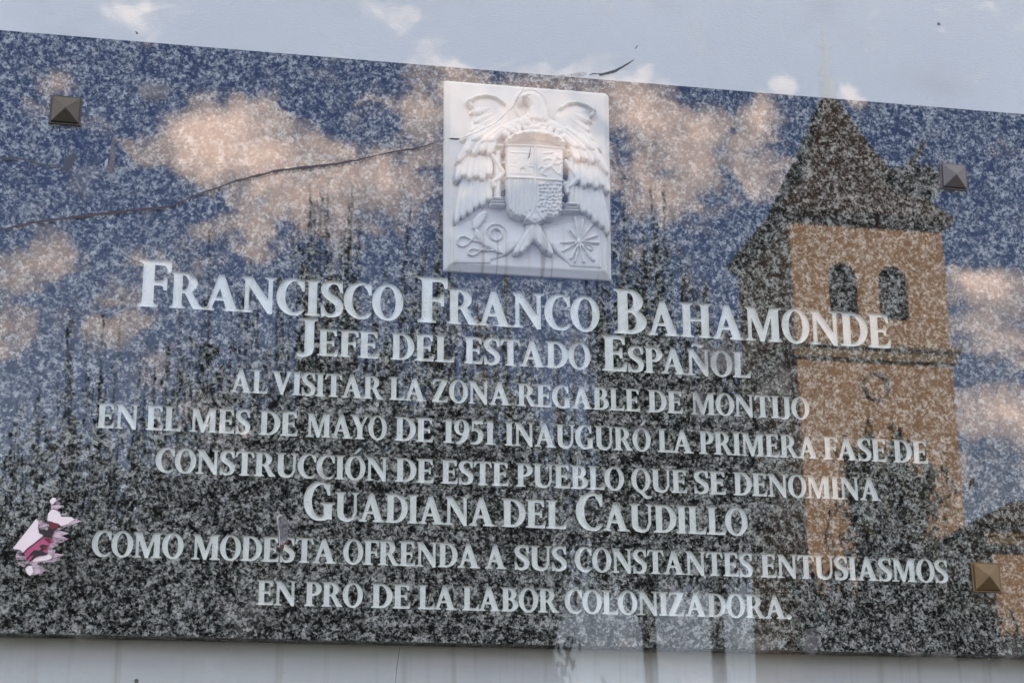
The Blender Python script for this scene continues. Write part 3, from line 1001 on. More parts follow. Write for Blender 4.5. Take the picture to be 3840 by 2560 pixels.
# shield with four quarters and the pointed foot
r = Relief(530, 540, 1000, 1150, 10)
sh = [(553, 566), (760, 574), (962, 590), (960, 760), (955, 930), (948, 1020), (925, 1068), (885, 1090), (838, 1082), (820, 1098), (758, 1132), (690, 1098), (684, 1078), (650, 1082), (600, 1062), (565, 1020), (556, 940), (553, 760)]
r.bump(cpoly(sh, 12), 1, 11, 3.2)
r.line(cpoly([(556, 570), (760, 578), (960, 594)], 13), 3.0, 11.5, 2.0)
r.line(cpoly([(757, 580), (757, 1010)], 13), 3.0, 11.3, 2.6)
r.line(cpoly([(560, 798), (757, 806), (955, 822)], 13), 3.0, 11.3, 2.6)
for uu in (588, 614, 640, 667, 694, 722):
    r.line(cpoly([(uu, 818), (uu, 1058 - abs(uu - 660) * .5)], 13), 2.9, 10.8, 2.6)
random.seed(5)
for iu in range(6):
    for iv in range(9):
        uu, vv_ = 788 + iu * 29 + (iv % 2) * 13, 846 + iv * 26
        if uu > 946 or (vv_ > 1030 and (uu < 830 or uu > 925)):
            continue
        c0 = crest(uu + random.uniform(-7, 7), vv_ + random.uniform(-6, 6), 13)
        r.bump([(c0[0] + random.uniform(1.5, 2.7) * math.cos(a), c0[1] + random.uniform(1.3, 2.3) * math.sin(a)) for a in np.linspace(0, TAU, 10)[:-1]], 11.2, 2.9, 1.7)
        if random.random() < .6:
            c1 = crest(uu + random.choice((-15, 15)), vv_ + random.uniform(-14, 14), 13)
            r.line([c0, c1], 1.7, 11.2, 1.7)
# castle
castle = [(600, 770), (600, 735), (620, 735), (620, 700), (605, 700), (605, 660), (640, 660), (640, 690), (652, 690), (652, 640), (690, 640), (690, 692), (702, 692), (702, 665), (738, 665), (738, 703), (722, 703), (722, 738), (742, 740), (742, 776)]
r.bump(cpoly(castle, 13), 11.4, 1.1, 1.4)
r.bump(cpoly([(655, 772), (655, 740), (672, 728), (690, 740), (690, 774)], 13), 10.9, 0, 1, 'cut')
for vv_ in (622, 715, 768):
    r.line(cpoly([(590, vv_), (740, vv_ + 6)], 13), 1.5, 11.8, 1.0)
# lion
for pts, wd in (([(800, 770), (830, 735), (870, 720), (890, 680), (905, 650)], 5.2), ([(870, 720), (905, 760), (930, 775)], 3.4), ([(830, 735), (800, 720), (785, 735)], 3), ([(890, 680), (850, 665), (820, 675)], 3), ([(905, 655), (930, 665)], 4), ([(800, 770), (840, 785)], 3),
                ([(880, 700), (925, 705), (940, 690)], 2.6), ([(930, 775), (940, 720)], 2.2), ([(820, 630), (880, 625)], 2.4)):
    r.line(cpoly(pts, 13), wd, 11.3, 2.0)
c0 = crest(905, 645, 13)
r.bump([(c0[0] + 3.6 * math.cos(a), c0[1] + 3.2 * math.sin(a)) for a in np.linspace(0, TAU, 12)[:-1]], 11.3, 2.2, 3)
# pomegranate in the foot of the shield
c0 = crest(757, 1080, 13)
r.bump([(c0[0] + 3.4 * math.cos(a), c0[1] + 4.0 * math.sin(a)) for a in np.linspace(0, TAU, 16)[:-1]], 11.5, 2.0, 2.4)
r.line(cpoly([(757, 1062), (757, 1030)], 13), 1.8, 11.5, 1.6)
r.line(cpoly([(690, 1094), (722, 1066), (757, 1012), (795, 1066), (828, 1096)], 13), 1.6, 11.4, 1.6)
r.soften(1).build('shield', coat)

# pillars with ribbon
for sgn, uc, vo_ in ((-1, 498, 0), (1, 1016, 42)):
    r = Relief(uc - 80, 530 + vo_, uc + 80, 1010 + vo_, 9)
    sl = .08
    r.bump(cpoly([(uc - 27, 600 + vo_), (uc + 27, 604 + vo_), (uc + 27, 950 + vo_), (uc - 27, 946 + vo_)], 8), .8, 7.5, 4.6)
    for v0_, v1_, hw in ((556, 582, 48), (588, 600, 42), (604, 616, 36), (926, 946, 44), (950, 966, 50), (970, 992, 56)):
        r.bump(cpoly([(uc - hw, v0_ + vo_), (uc + hw, v0_ + vo_ + hw * sl), (uc + hw, v1_ + vo_ + hw * sl), (uc - hw, v1_ + vo_)], 9), 1, 8.6, 2.0)
    r.line(cpoly([(uc - 40, 640 + vo_), (uc, 700 + vo_), (uc + 38, 760 + vo_)], 9), 6.5, 6.5, 3.4)
    r.line(cpoly([(uc + 36, 765 + vo_), (uc + 6, 800 + vo_), (uc - 34, 825 + vo_), (uc - 30, 852 + vo_)], 9), 6.5, 6.5, 3.4)
    r.line(cpoly([(uc - 20, 690 + vo_), (uc + 46, 690 + vo_)], 6), 6, .5, 4)
    r.line(cpoly([(uc - 20, 790 + vo_), (uc + 56 * -sgn, 800 + vo_)], 6), 9, .5, 5)
    r.soften(1).build('column', coat)

M_GAPSHADE = principled('painted gap shade', (0.035, 0.028, 0.030), rough=0.9)  # shade of the deep gaps beside the columns, painted on solid dark blocks
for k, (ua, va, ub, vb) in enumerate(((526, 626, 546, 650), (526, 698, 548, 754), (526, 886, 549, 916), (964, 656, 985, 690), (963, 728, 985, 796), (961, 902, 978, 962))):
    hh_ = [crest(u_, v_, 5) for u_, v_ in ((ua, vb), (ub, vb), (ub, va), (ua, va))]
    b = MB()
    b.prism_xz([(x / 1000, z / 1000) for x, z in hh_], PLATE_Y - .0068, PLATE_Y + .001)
    b.build('gap_shade_block', M_GAPSHADE, coat)

# yoke and its cords
r = Relief(190, 1010, 560, 1370, 3)
r.bump(cpoly([(318, 1150), (322, 1090), (350, 1050), (400, 1020), (425, 1040), (412, 1090), (372, 1140), (345, 1165)], 4), 1.5, 3.2, 4)
r.bump(cpoly([(335, 1165), (350, 1150), (380, 1180), (385, 1200), (420, 1215), (520, 1290), (540, 1330), (500, 1330), (440, 1290), (395, 1275), (340, 1205)], 4), 2.0, 2.6, 3)
c0 = crest(487, 1190, 5)
r.line([(c0[0] + 7.6 * math.cos(a), c0[1] + 7.8 * math.sin(a)) for a in np.linspace(0, TAU, 26)], 2.4, 2.4, 1.8)
c0 = crest(490, 1190, 4)
r.line([(c0[0] + 13.5 * math.cos(a), c0[1] + 13.5 * math.sin(a)) for a in np.linspace(-.6, 3.2, 26)], 2.0, 2.0, 1.2)
loop = [(400, 1245), (340, 1240), (300, 1222), (265, 1205), (232, 1210), (212, 1236), (218, 1262), (244, 1278), (280, 1268), (305, 1240), (330, 1210)]
r.line(cpoly(loop, 4), 2.0, 2.3, 1.9)
loop = [(515, 1310), (450, 1305), (395, 1306), (350, 1296), (316, 1292), (292, 1306), (292, 1330), (320, 1342), (352, 1330), (378, 1304), (420, 1290)]
r.line(cpoly(loop, 4), 2.0, 2.3, 1.9)
r.soften(1).build('yoke_with_cords', coat)

# bundle of arrows
r = Relief(920, 1040, 1250, 1420, 4)
cen = (1068, 1240)
for (uu, vv_, wd) in ((1205, 1248, 4.2), (1196, 1196, 3.6), (1160, 1120, 3.2), (1100, 1085, 3.4), (1040, 1070, 4.2), (1008, 1160, 3), (942, 1248, 4.0), (952, 1308, 4.4), (1012, 1356, 4.4), (1042, 1380, 3.4), (1102, 1380, 4.4), (1168, 1366, 5.6), (1150, 1300, 3)):
    a0, a1 = crest(*cen, 5), crest(uu, vv_, 5)
    mid = tuple(a0[i] + (a1[i] - a0[i]) * .6 for i in (0, 1))
    r.line([a0, a1], wd * .55, 2.2, 2.2)
    r.line([mid, a1], wd, 2.2, 2.0)
c0 = crest(*cen, 6)
r.bump([(c0[0] + 3.2 * math.cos(a), c0[1] + 3.2 * math.sin(a)) for a in np.linspace(0, TAU, 12)[:-1]], 3.5, 1.8, 2.5)
r.line(cpoly([(1110, 1255), (1150, 1262), (1165, 1290), (1135, 1300)], 5), 1.6, 2.3, 1.6)
r.soften(1).build('arrow_bundle', coat)

# ------------------------------------------------------------------ acrylic sheet over everything
SH0, SH1 = YP, YP + 0.004


def sheet_mat():
    m, t, out = new_mat('clear acrylic')
    g = t.node('ShaderNodeNewGeometry')
    pos, back = g.outputs['Position'], g.outputs['Backfacing']
    fr = t.node('ShaderNodeFresnel')
    t.l.new(t.math('ADD', 1.53, t.math('MULTIPLY', back, 1 / 1.53 - 1.53)), fr.inputs['IOR'])
    bp_ = t.node('ShaderNodeBump')
    bp_.inputs['Strength'].default_value = 0.05
    bp_.inputs['Distance'].default_value = 0.001
    t.l.new(t.noise(t.mapping(pos, scale=(9.0, 1.0, 3.0)), 1.0, 2.0, 0.4), bp_.inputs['Height'])
    gl = t.node('ShaderNodeBsdfGlossy')
    gl.inputs['Roughness'].default_value = 0.0
    t.l.new(bp_.outputs[0], gl.inputs['Normal'])
    tr = t.node('ShaderNodeBsdfTransparent')
    tr.inputs['Color'].default_value = (0.975, 0.985, 0.98, 1)
    mx = t.node('ShaderNodeMixShader')
    t.l.new(fr.outputs[0], mx.inputs[0])
    t.l.new(tr.outputs[0], mx.inputs[1])
    t.l.new(gl.outputs[0], mx.inputs[2])
    # thin film of dust, in runs and wiped patches
    df = t.node('ShaderNodeBsdfDiffuse')
    df.inputs['Color'].default_value = (0.62, 0.58, 0.53, 1)
    runs = t.noise(t.mapping(pos, scale=(38.0, 1.0, 2.0)), 1.0, 4.0, 0.6)
    patch = t.noise(pos, 5.0, 4.0, 0.6)
    smear = t.math('MULTIPLY', t.step(t.noise(t.mapping(pos, loc=(2, 0, 7)), 13.0, 2.0, 0.5), 0.66, 0.74), 0.10)
    specks = t.math('MULTIPLY', t.math('MULTIPLY', t.step(t.voro(pos, 55.0), 0.10, 0.05), t.step(t.noise(pos, 31.0, 2.0), 0.5, 0.62)), 0.22)
    film = t.math('ADD', t.math('ADD', 0.001, t.math('MULTIPLY', t.step(runs, 0.52, 0.78), 0.018)), t.math('ADD', t.math('MULTIPLY', t.step(patch, 0.55, 0.75), 0.010), t.math('ADD', smear, specks)))
    film = t.math('MULTIPLY', film, t.math('SUBTRACT', 1.0, back))
    m2 = t.node('ShaderNodeMixShader')
    t.l.new(film, m2.inputs[0])
    t.l.new(mx.outputs[0], m2.inputs[1])
    t.l.new(df.outputs[0], m2.inputs[2])
    t.l.new(m2.outputs[0], out.inputs[0])
    return m


M_SHEET = sheet_mat()
sx0, sx1 = on_plane(-400, 1280, YP)[0], on_plane(4350, 1280, YP)[0]
sz0, sz1 = on_plane(0, 2860, YP)[1], on_plane(3840, -260, YP)[1]
sheet = empty('acrylic_sheet', ((sx0 + sx1) / 2, YP, sz0))
tag(sheet, 'cracked clear acrylic sheet fixed in front of the plaque, reflecting church and sky', 'glazing')
b = MB()
b.box(sx0, sx1, SH0, SH1, sz0, sz1)
b.build('clear_panel', M_SHEET, sheet)


def crack_mat(name, dark, clear, sc):
    m, t, out = new_mat(name)
    pos = t.geo()
    f = t.noise(pos, sc, 3.0, 0.6)
    p = t.node('ShaderNodeBsdfPrincipled')
    t.put(p.inputs['Base Color'], t.mix(t.noise(pos, 90.0, 3.0), dark, tuple(min(1, c * 2.4) for c in dark)))
    p.inputs['Roughness'].default_value = 0.35
    tr = t.node('ShaderNodeBsdfTransparent')
    mx = t.node('ShaderNodeMixShader')
    t.put(mx.inputs[0], t.math('ADD', clear, t.math('MULTIPLY', t.step(f, 0.35, 0.65), 1.0 - clear)))
    t.l.new(tr.outputs[0], mx.inputs[1])
    t.l.new(p.outputs[0], mx.inputs[2])
    t.l.new(mx.outputs[0], out.inputs[0])
    return m


M_CRACK = crack_mat('grimy fracture', (0.030, 0.020, 0.020), 0.84, 130.0)
M_CRACKPALE = crack_mat('pale fracture', (0.30, 0.29, 0.28), 0.15, 200.0)
M_CRACKDARK = crack_mat('dark open fracture', (0.03, 0.033, 0.034), 0.8, 160.0)


def ribbon(name, pts, widths, mat, parent, yo=0.0004, thick=0.0003, jit=0.0):
    """narrow strip with a little thickness lying on the front of the sheet; photo points and widths"""
    P, Wd = [], []
    for i in range(len(pts) - 1):
        for j in range(5):
            q = j / 5
            P.append((pts[i][0] + (pts[i + 1][0] - pts[i][0]) * q, pts[i][1] + (pts[i + 1][1] - pts[i][1]) * q))
            Wd.append(widths[i] + (widths[i + 1] - widths[i]) * q)
    P.append(pts[-1])
    Wd.append(widths[-1])
    y = YP - yo
    bb = MB()
    L_ = []
    for i, p in enumerate(P):
        a, c = P[max(0, i - 1)], P[min(len(P) - 1, i + 1)]
        dx, dy = c[0] - a[0], c[1] - a[1]
        d = math.hypot(dx, dy) or 1
        w2 = Wd[i] / 2 * (1 + random.uniform(-jit, jit))
        o_ = random.uniform(-jit, jit) * Wd[i] * .5
        A = on_plane(p[0] - dy / d * (w2 + o_), p[1] + dx / d * (w2 + o_), y)
        B = on_plane(p[0] + dy / d * (w2 - o_), p[1] - dx / d * (w2 - o_), y)
        L_.append((A, B))
    vv = []
    for A, B in L_:
        vv += [(A[0], y, A[1]), (B[0], y, B[1]), (A[0], y + thick, A[1]), (B[0], y + thick, B[1])]
    ff = []
    for i in range(len(L_) - 1):
        a, c = i * 4, i * 4 + 4
        ff += [(a, a + 1, c + 1, c), (a + 2, c + 2, c + 3, a + 3), (a, c, c + 2, a + 2), (a + 1, a + 3, c + 3, c + 1)]
    ff += [(0, 2, 3, 1), (len(vv) - 4, len(vv) - 3, len(vv) - 1, len(vv) - 2)]
    bb.add(vv, ff)
    return bb.build(name, mat, parent)


random.seed(11)
ck = ribbon('crack', [(-150, 885), (0, 861), (128, 835), (306, 810), (478, 791), (638, 775), (733, 733), (797, 711), (893, 676), (1020, 644), (1121, 630), (1236, 618), (1335, 601), (1414, 583), (1493, 567), (1572, 555), (1612, 541), (1667, 523)],
            [6, 6, 8, 10, 8, 7, 4, 7, 7, 9, 10, 9, 8, 4, 7, 7, 4, 2], M_CRACK, sheet, jit=.35)
ck['label'] = 'long brown crack sweeping across the left half'
ck = ribbon('crack', [(-150, 586), (0, 593), (57, 594), (96, 598), (128, 606), (159, 618), (210, 620), (242, 638), (274, 670), (300, 721), (322, 772)], [4, 9, 8, 5, 8, 3, 6, 4, 2.5, 2.5, 2], M_CRACKDARK, sheet, jit=.25)
ck['label'] = 'short dark crack near the left stud'
ck = ribbon('crack', [(1684, 520), (1702, 521), (1722, 522)], [4, 7, 5], M_CRACKDARK, sheet, jit=.2)
ck['label'] = 'small dark split at the left edge of the marble relief'
ck = ribbon('crack', [(1722, 522), (1790, 496), (1860, 462), (1925, 400), (1966, 326), (1978, 312)], [2.5, 3, 2.5, 2.5, 2.5, 3], M_CRACKPALE, sheet, jit=.2)
ck['label'] = 'fine pale crack across the eagle'
ck = ribbon('crack', [(1978, 312), (2006, 303), (2040, 299), (2090, 287), (2136, 282), (2200, 279)], [4, 9, 6, 6, 12, 14], M_CRACKPALE, sheet, jit=.2)
ck['label'] = 'pale flake of crack above the relief'
ck = ribbon('crack', [(2210, 282), (2224, 277), (2246, 277), (2250, 281), (2280, 275), (2306, 267), (2330, 254), (2354, 240), (2378, 224)], [2, 5, 3, 9, 10, 11, 7, 6, 2], M_CRACKDARK, sheet, jit=.15)
ck['label'] = 'dark curved end of the crack on the white wall'
ck = ribbon('crack', [(2382, 184), (2387, 177), (2391, 171)], [2, 4, 2], M_CRACKDARK, sheet)
ck['label'] = 'tiny dark nick beyond the crack end'
ck = ribbon('scratch', [(508, 118), (516, 128)], [3, 8], M_CRACKDARK, sheet)
ck = ribbon('scratch', [(3630, 2250), (3650, 2310), (3664, 2385)], [2, 3, 2], M_CRACKDARK, sheet)
ck = ribbon('scratch', [(1728, 1012), (1712, 1060), (1708, 1085)], [2, 2.5, 1.5], M_CRACKDARK, sheet)
ck = ribbon('scratch', [(1500, 2425), (1489, 2490), (1483, 2560)], [1.5, 2, 1.5], M_CRACKDARK, sheet)
ck = ribbon('scratch', [(366, 1030), (382, 1070), (396, 1108)], [1.5, 2.5, 1.5], M_CRACKDARK, sheet)
ck = ribbon('scratch', [(1990, 555), (1984, 590), (1978, 598)], [1.5, 3.5, 1], M_CRACKDARK, sheet)


def blob(name, pts, mat, parent=None, yo=0.0004, thick=0.0003):
    y = YP - yo
    q = [on_plane(px, py, y) for px, py in pts]
    if area(q) < 0:
        q = q[::-1]
    # seen from -y with x to the right and z up, a counter-clockwise outline faces the camera
    bb = MB()
    n_ = len(q)
    bb.add([(x, y, z) for x, z in q] + [(x, y + thick, z) for x, z in q], [tuple(range(n_)), tuple(range(2 * n_ - 1, n_ - 1, -1))] + [(i, i + n_, (i + 1) % n_ + n_, (i + 1) % n_) for i in range(n_)])
    return bb.build(name, mat, parent)


M_CHIP = principled('dull chipped patch', (0.045, 0.055, 0.085), rough=0.7)
ck = blob('chip', [(236, 616), (243, 592), (262, 580), (280, 573), (288, 578), (281, 605), (268, 630), (250, 640), (238, 632)], M_CHIP, sheet)
ck['label'] = 'dull dark chip beside the short crack'

# dull soft smudges on the sheet


def smudge_mat():
    m, t, out = new_mat('dull smudge')
    gc = t.node('ShaderNodeTexCoord').outputs['Generated']
    gx, _, gz = t.sep(gc)
    dx = t.math('MULTIPLY', t.math('SUBTRACT', gx, 0.5), 2.0)
    dz = t.math('MULTIPLY', t.math('SUBTRACT', gz, 0.5), 2.0)
    rr = t.math('SQRT', t.math('ADD', t.math('MULTIPLY', dx, dx), t.math('MULTIPLY', dz, dz)))
    rr = t.math('ADD', rr, t.math('MULTIPLY', t.math('SUBTRACT', t.noise(t.geo(), 70.0, 4.0, 0.6), 0.5), 0.9))
    d = t.node('ShaderNodeBsdfDiffuse')
    d.inputs['Color'].default_value = (0.24, 0.23, 0.235, 1)
    tr = t.node('ShaderNodeBsdfTransparent')
    mx = t.node('ShaderNodeMixShader')
    t.l.new(t.math('MULTIPLY', t.step(rr, 0.85, 0.25), 0.26), mx.inputs[0])
    t.l.new(tr.outputs[0], mx.inputs[1])
    t.l.new(d.outputs[0], mx.inputs[2])
    t.l.new(mx.outputs[0], out.inputs[0])
    return m


M_SMUDGE = smudge_mat()
for (ax_, ay_, bx_, by_) in ((490, 300, 650, 390), (2110, 1235, 2200, 1330), (2560, 1270, 2830, 1420), (690, 990, 790, 1060), (2590, 1400, 2650, 1640), (1180, 1730, 1240, 1830), (2990, 2330, 3090, 2490), (2340, 1590, 2480, 1640)):
    blob('smudge', [(ax_, ay_), (bx_, ay_), (bx_, by_), (ax_, by_)], M_SMUDGE, sheet, 0.0003, 0.0002)

# dried glue runs, each stuck on the sheet
M_GLUE = crack_mat('dried glue', (0.085, 0.08, 0.085), 0.30, 240.0)
M_GLUEW = principled('white glue edge', (0.40, 0.37, 0.38), rough=0.5)
M_RUST = principled('rusty spot', (0.085, 0.016, 0.008), rough=0.6)
p0 = on_plane(420, 640, YP)
gs = empty('glue_smear', (p0[0], YP, p0[1]))
tag(gs, 'grey glue smear with a white flake on the sheet, right of the upper left stud', 'glue smear')
blob('residue', [(404, 640), (412, 600), (414, 560), (418, 530), (427, 506), (431, 514), (430, 548), (432, 580), (428, 620), (424, 648), (414, 652)], M_GLUE, gs)
blob('flake', [(392, 628), (394, 604), (404, 592), (406, 600), (398, 626)], M_GLUEW, gs, 0.0009)
p0 = on_plane(1060, 2055, YP)
gs = empty('glue_smear', (p0[0], YP, p0[1]))
tag(gs, 'grey glue run with white rim and rusty foot over the word MODESTA', 'glue smear')
blob('residue', [(1044, 2010), (1042, 1960), (1040, 1938), (1050, 1928), (1064, 1932), (1070, 1946), (1082, 1960), (1080, 2000), (1078, 2030), (1064, 2038), (1056, 2056), (1050, 2050)], M_GLUE, gs)
ribbon('flake', [(1046, 2052), (1049, 2034), (1047, 1990), (1042, 1962), (1040, 1942), (1048, 1930), (1058, 1932)], [3, 4, 3, 3, 7, 8, 4], M_GLUEW, gs, 0.0009)
blob('rust_spot', [(1048, 2048), (1056, 2040), (1064, 2040), (1070, 2031), (1083, 2030), (1080, 2036), (1066, 2042), (1064, 2056), (1056, 2062), (1050, 2058)], M_RUST, gs, 0.0009)

# ------------------------------------------------------------------ square pyramid studs that hold the sheet


def stud_color(base, tint):
    def f(t):
        g = t.geo()
        return t.mix(t.noise(g, 140.0, 4.0, 0.6), base, tint)
    return f


def stud(pxc, pyc, mat, label, s=36.5, tilt=0.0):
    y0 = YP
    cx, cz = on_plane(pxc, pyc, y0 - 0.004)
    root = empty('pyramid_stud', (cx, y0, cz))
    tag(root, label, 'stud', 'pyramid studs holding the sheet')

    def frustum(b_, h0, h1, a0, a1):
        ring0 = [(-a0, h0, -a0), (a0, h0, -a0), (a0, h0, a0), (-a0, h0, a0)]
        ring1 = [(-a1, h1, -a1), (a1, h1, -a1), (a1, h1, a1), (-a1, h1, a1)]
        c_, s_ = math.cos(tilt), math.sin(tilt)
        rr = lambda R_: [(cx + (x * c_ - z * s_) / 1000, y0 - h / 1000, cz + (x * s_ + z * c_) / 1000) for x, h, z in R_]
        b_.add(rr(ring0) + rr(ring1), [(i, (i + 1) % 4, 4 + (i + 1) % 4, 4 + i) for i in range(4)])
        return rr(ring1)
    b1 = MB()
    frustum(b1, 0, 2.2, s / 2, s / 2)
    top_ = frustum(b1, 2.2, 2.6, s / 2, s / 2 - .4)
    b1.add(top_, [(0, 1, 2, 3)])
    b1.add([(x, y0, z) for x, _, z in top_], [(3, 2, 1, 0)])
    o1 = b1.build('base_plate', mat, root)
    b2 = MB()
    q = s / 2 - 2.6
    frustum(b2, 2.6, 4.6, q, q)
    frustum(b2, 4.6, 5.0, q, q - .4)
    tp = frustum(b2, 5.0, 11.0, q - .4, 1.0)
    b2.add(tp, [(0, 1, 2, 3)])
    o2 = b2.build('pyramid_cap', mat, root)
    for o_ in (o1, o2):
        m_ = o_.modifiers.new('edge', 'BEVEL')
        m_.width = 0.0005
        m_.segments = 2
        m_.limit_method = 'ANGLE'
    return root


M_ST1 = principled('dull brown bronze', rough=0.42, metal=0.55, build=stud_color((0.050, 0.043, 0.036), (0.085, 0.072, 0.056)))
M_ST2 = principled('greyed bronze', rough=0.4, metal=0.5, build=stud_color((0.085, 0.077, 0.080), (0.125, 0.112, 0.110)))
M_ST3 = principled('golden bronze', rough=0.45, metal=0.5, build=stud_color((0.105, 0.066, 0.030), (0.17, 0.112, 0.053)))
stud(246, 412, M_ST1, 'brown bronze pyramid stud beside the short dark crack', tilt=-.01)
stud(3579, 661, M_ST2, 'grey bronze pyramid stud beside the reflected tower roof', tilt=-.02)
stud(3702, 2163, M_ST3, 'golden bronze pyramid stud right of the word ENTUSIASMOS', tilt=.0)

# ------------------------------------------------------------------ torn sticker
M_PAPER = principled('pink white sticker paper', rough=0.6, build=lambda t: t.mix(t.noise(t.geo(), 90.0, 3.0), (0.72, 0.60, 0.62), (0.82, 0.72, 0.73)))


def fibre_mat():
    m, t, out = new_mat('torn paper fibres')
    pos = t.geo()
    f = t.noise(t.mapping(pos, scale=(60.0, 60.0, 190.0)), 1.0, 4.0, 0.65)
    d = t.node('ShaderNodeBsdfDiffuse')
    d.inputs['Color'].default_value = (0.66, 0.50, 0.57, 1)
    tr = t.node('ShaderNodeBsdfTransparent')
    mx = t.node('ShaderNodeMixShader')
    t.l.new(t.math('MULTIPLY', t.step(f, 0.36, 0.68), 0.85), mx.inputs[0])
    t.l.new(tr.outputs[0], mx.inputs[1])
    t.l.new(d.outputs[0], mx.inputs[2])
    t.l.new(mx.outputs[0], out.inputs[0])
    return m


M_FIBRE = fibre_mat()
M_PINK = principled('pink print', rough=0.55, build=lambda t: t.mix(t.noise(t.geo(), 60.0, 2.0), (0.36, 0.05, 0.13), (0.44, 0.085, 0.19)))
M_RED = principled('dark red print', (0.13, 0.008, 0.016), rough=0.55)
M_INK = principled('near black print', (0.010, 0.003, 0.005), rough=0.5)
st = lambda L: [(x / 4.355, 1840 + y / 4.355) for x, y in L]
p0 = on_plane(95, 2150, YP)
stk = empty('torn_sticker', (p0[0], YP, p0[1]))
tag(stk, 'torn pink sticker with a drawn hand, stuck beside the word COMO', 'sticker')
fb = blob('paper_residue', st([(300, 960), (250, 1060), (290, 1190), (400, 1250), (420, 1300), (560, 1370), (700, 1330), (760, 1270), (600, 1200), (620, 1165), (880, 1155), (1010, 1120), (900, 1080), (1080, 1040), (890, 1010), (960, 880), (1120, 780), (1000, 730), (1130, 690), (960, 640), (1130, 560),
                              (1340, 490), (1180, 440), (1000, 410), (1150, 350), (980, 380), (900, 320), (1040, 240), (900, 215), (930, 140), (840, 120), (810, 160), (835, 240), (830, 310), (790, 430), (700, 480), (600, 490), (560, 700), (380, 950)]), M_FIBRE, stk, 0.0004, 0.0002)
blob('paper', st([(590, 452), (625, 500), (620, 600), (655, 690), (705, 720), (640, 780), (560, 850), (450, 930), (380, 1005), (330, 960), (210, 938)]), M_PAPER, stk, 0.0008)
blob('paper', st([(785, 370), (850, 300), (905, 310), (960, 340), (1000, 420), (1170, 425), (1215, 465), (1100, 540), (1000, 570), (930, 545), (850, 500), (800, 490), (775, 480)]), M_PAPER, stk, 0.0008)
blob('paper', st([(590, 1070), (700, 1050), (790, 1030), (850, 1060), (840, 1100), (760, 1130), (600, 1150), (520, 1148)]), M_PAPER, stk, 0.0008)
blob('paper', st([(412, 1270), (450, 1215), (520, 1230), (540, 1290), (530, 1350), (490, 1385), (440, 1345)]), M_PAPER, stk, 0.0008)
blob('paper', st([(810, 160), (850, 115), (905, 108), (920, 150), (880, 200), (840, 222)]), M_PAPER, stk, 0.0008)
blob('printed_hand', st([(375, 1005), (450, 930), (560, 850), (640, 785), (720, 750), (790, 752), (850, 770), (872, 800), (862, 840), (812, 862), (805, 905), (770, 945), (785, 1010), (770, 1040), (640, 1060), (570, 1090), (500, 1148), (430, 1130), (410, 1040)]), M_PINK, stk, 0.0012)
blob('printed_cup', st([(622, 580), (660, 630), (720, 620), (770, 640), (800, 590), (805, 488), (880, 515), (950, 530), (992, 566), (930, 600), (880, 650), (870, 700), (850, 740), (860, 770), (790, 765), (710, 750), (700, 705), (640, 690)]), M_INK, stk, 0.0013)
blob('printed_cuff', st([(808, 500), (880, 520), (945, 538), (975, 566), (900, 612), (860, 628), (800, 600)]), M_RED, stk, 0.0017)
blob('printed_shade', st([(640, 900), (690, 870), (760, 880), (800, 905), (720, 905), (700, 985), (760, 1010), (785, 1020), (740, 1045), (640, 1060), (570, 1090), (500, 1148), (485, 1140), (560, 1040), (500, 1060), (430, 1130), (440, 1090), (530, 985), (560, 960), (640, 970), (680, 940)]), M_INK, stk, 0.0016)
blob('printed_shade', st([(375, 1010), (450, 928), (560, 848), (640, 783), (720, 748), (722, 756), (650, 795), (570, 860), (460, 940), (385, 1018)]), M_INK, stk, 0.0016)
blob('printed_shade', st([(430, 1190), (460, 1185), (462, 1205), (415, 1262), (408, 1258)]), M_INK, stk, 0.0016)
blob('printed_cuff', st([(712, 905), (755, 905), (775, 935), (740, 960), (705, 955)]), M_RED, stk, 0.0019)
blob('printed_cuff', st([(720, 770), (800, 770), (850, 790), (810, 810), (850, 830), (800, 850), (740, 800)]), M_RED, stk, 0.0015)
# ================================================================== the square behind the camera (seen mirrored in the sheet)
TL = 60.0                       # metres from the camera to the tower front
TX0 = float(np.mean([mirrored(px, py, TL).x for px, py in ((2962, 827), (2972, 1138), (2984, 1335), (3021, 1890))]))
TX1 = float(np.mean([mirrored(px, py, TL).x for px, py in ((3527, 864), (3556, 1221), (3577, 1384), (3614, 1923))]))
TW = TX1 - TX0
TYF = mirrored(3200, 1200, TL).y          # front face (towards the plaque)
TYB = TYF - TW
TXC, TYC = (TX0 + TX1) / 2, (TYF + TYB) / 2
zat = lambda px, py, L=TL: mirrored(px, py, L).z
Z_EAVE = 0.5 * (zat(2970, 830) + zat(3520, 868))
Z_BAND1, Z_BAND0 = zat(3280, 1312), zat(3280, 1352)

M_STUCCO = principled('ochre render', rough=0.9, spec=0.1, build=lambda t: t.mix(t.noise(t.mapping(t.geo(), scale=(1, 1, .45)), 1.1, 8.0, 0.68), (0.175, 0.113, 0.072), (0.385, 0.262, 0.178)))
M_TRIM = principled('weathered cornice stone', rough=0.9, spec=0.1, build=lambda t: t.mix(t.noise(t.geo(), 2.0, 4.0), (0.13, 0.10, 0.07), (0.22, 0.17, 0.12)))
M_TILE = principled('old roof tiles', rough=0.9, spec=0.1, build=lambda t: t.mix(t.noise(t.mapping(t.geo(), scale=(6, 6, 2)), 1.0, 5.0, 0.7), (0.012, 0.008, 0.006), (0.055, 0.030, 0.018)))
M_DARKIRON = principled('dark iron', (0.02, 0.02, 0.02), rough=0.6, metal=0.3)
M_SHUTTER = principled('grey louvre boards', (0.022, 0.025, 0.024), rough=0.8)
M_STONE = principled('pale stone', rough=0.9, build=lambda t: t.mix(t.noise(t.geo(), 3.0), (0.06, 0.053, 0.043), (0.10, 0.088, 0.072)))
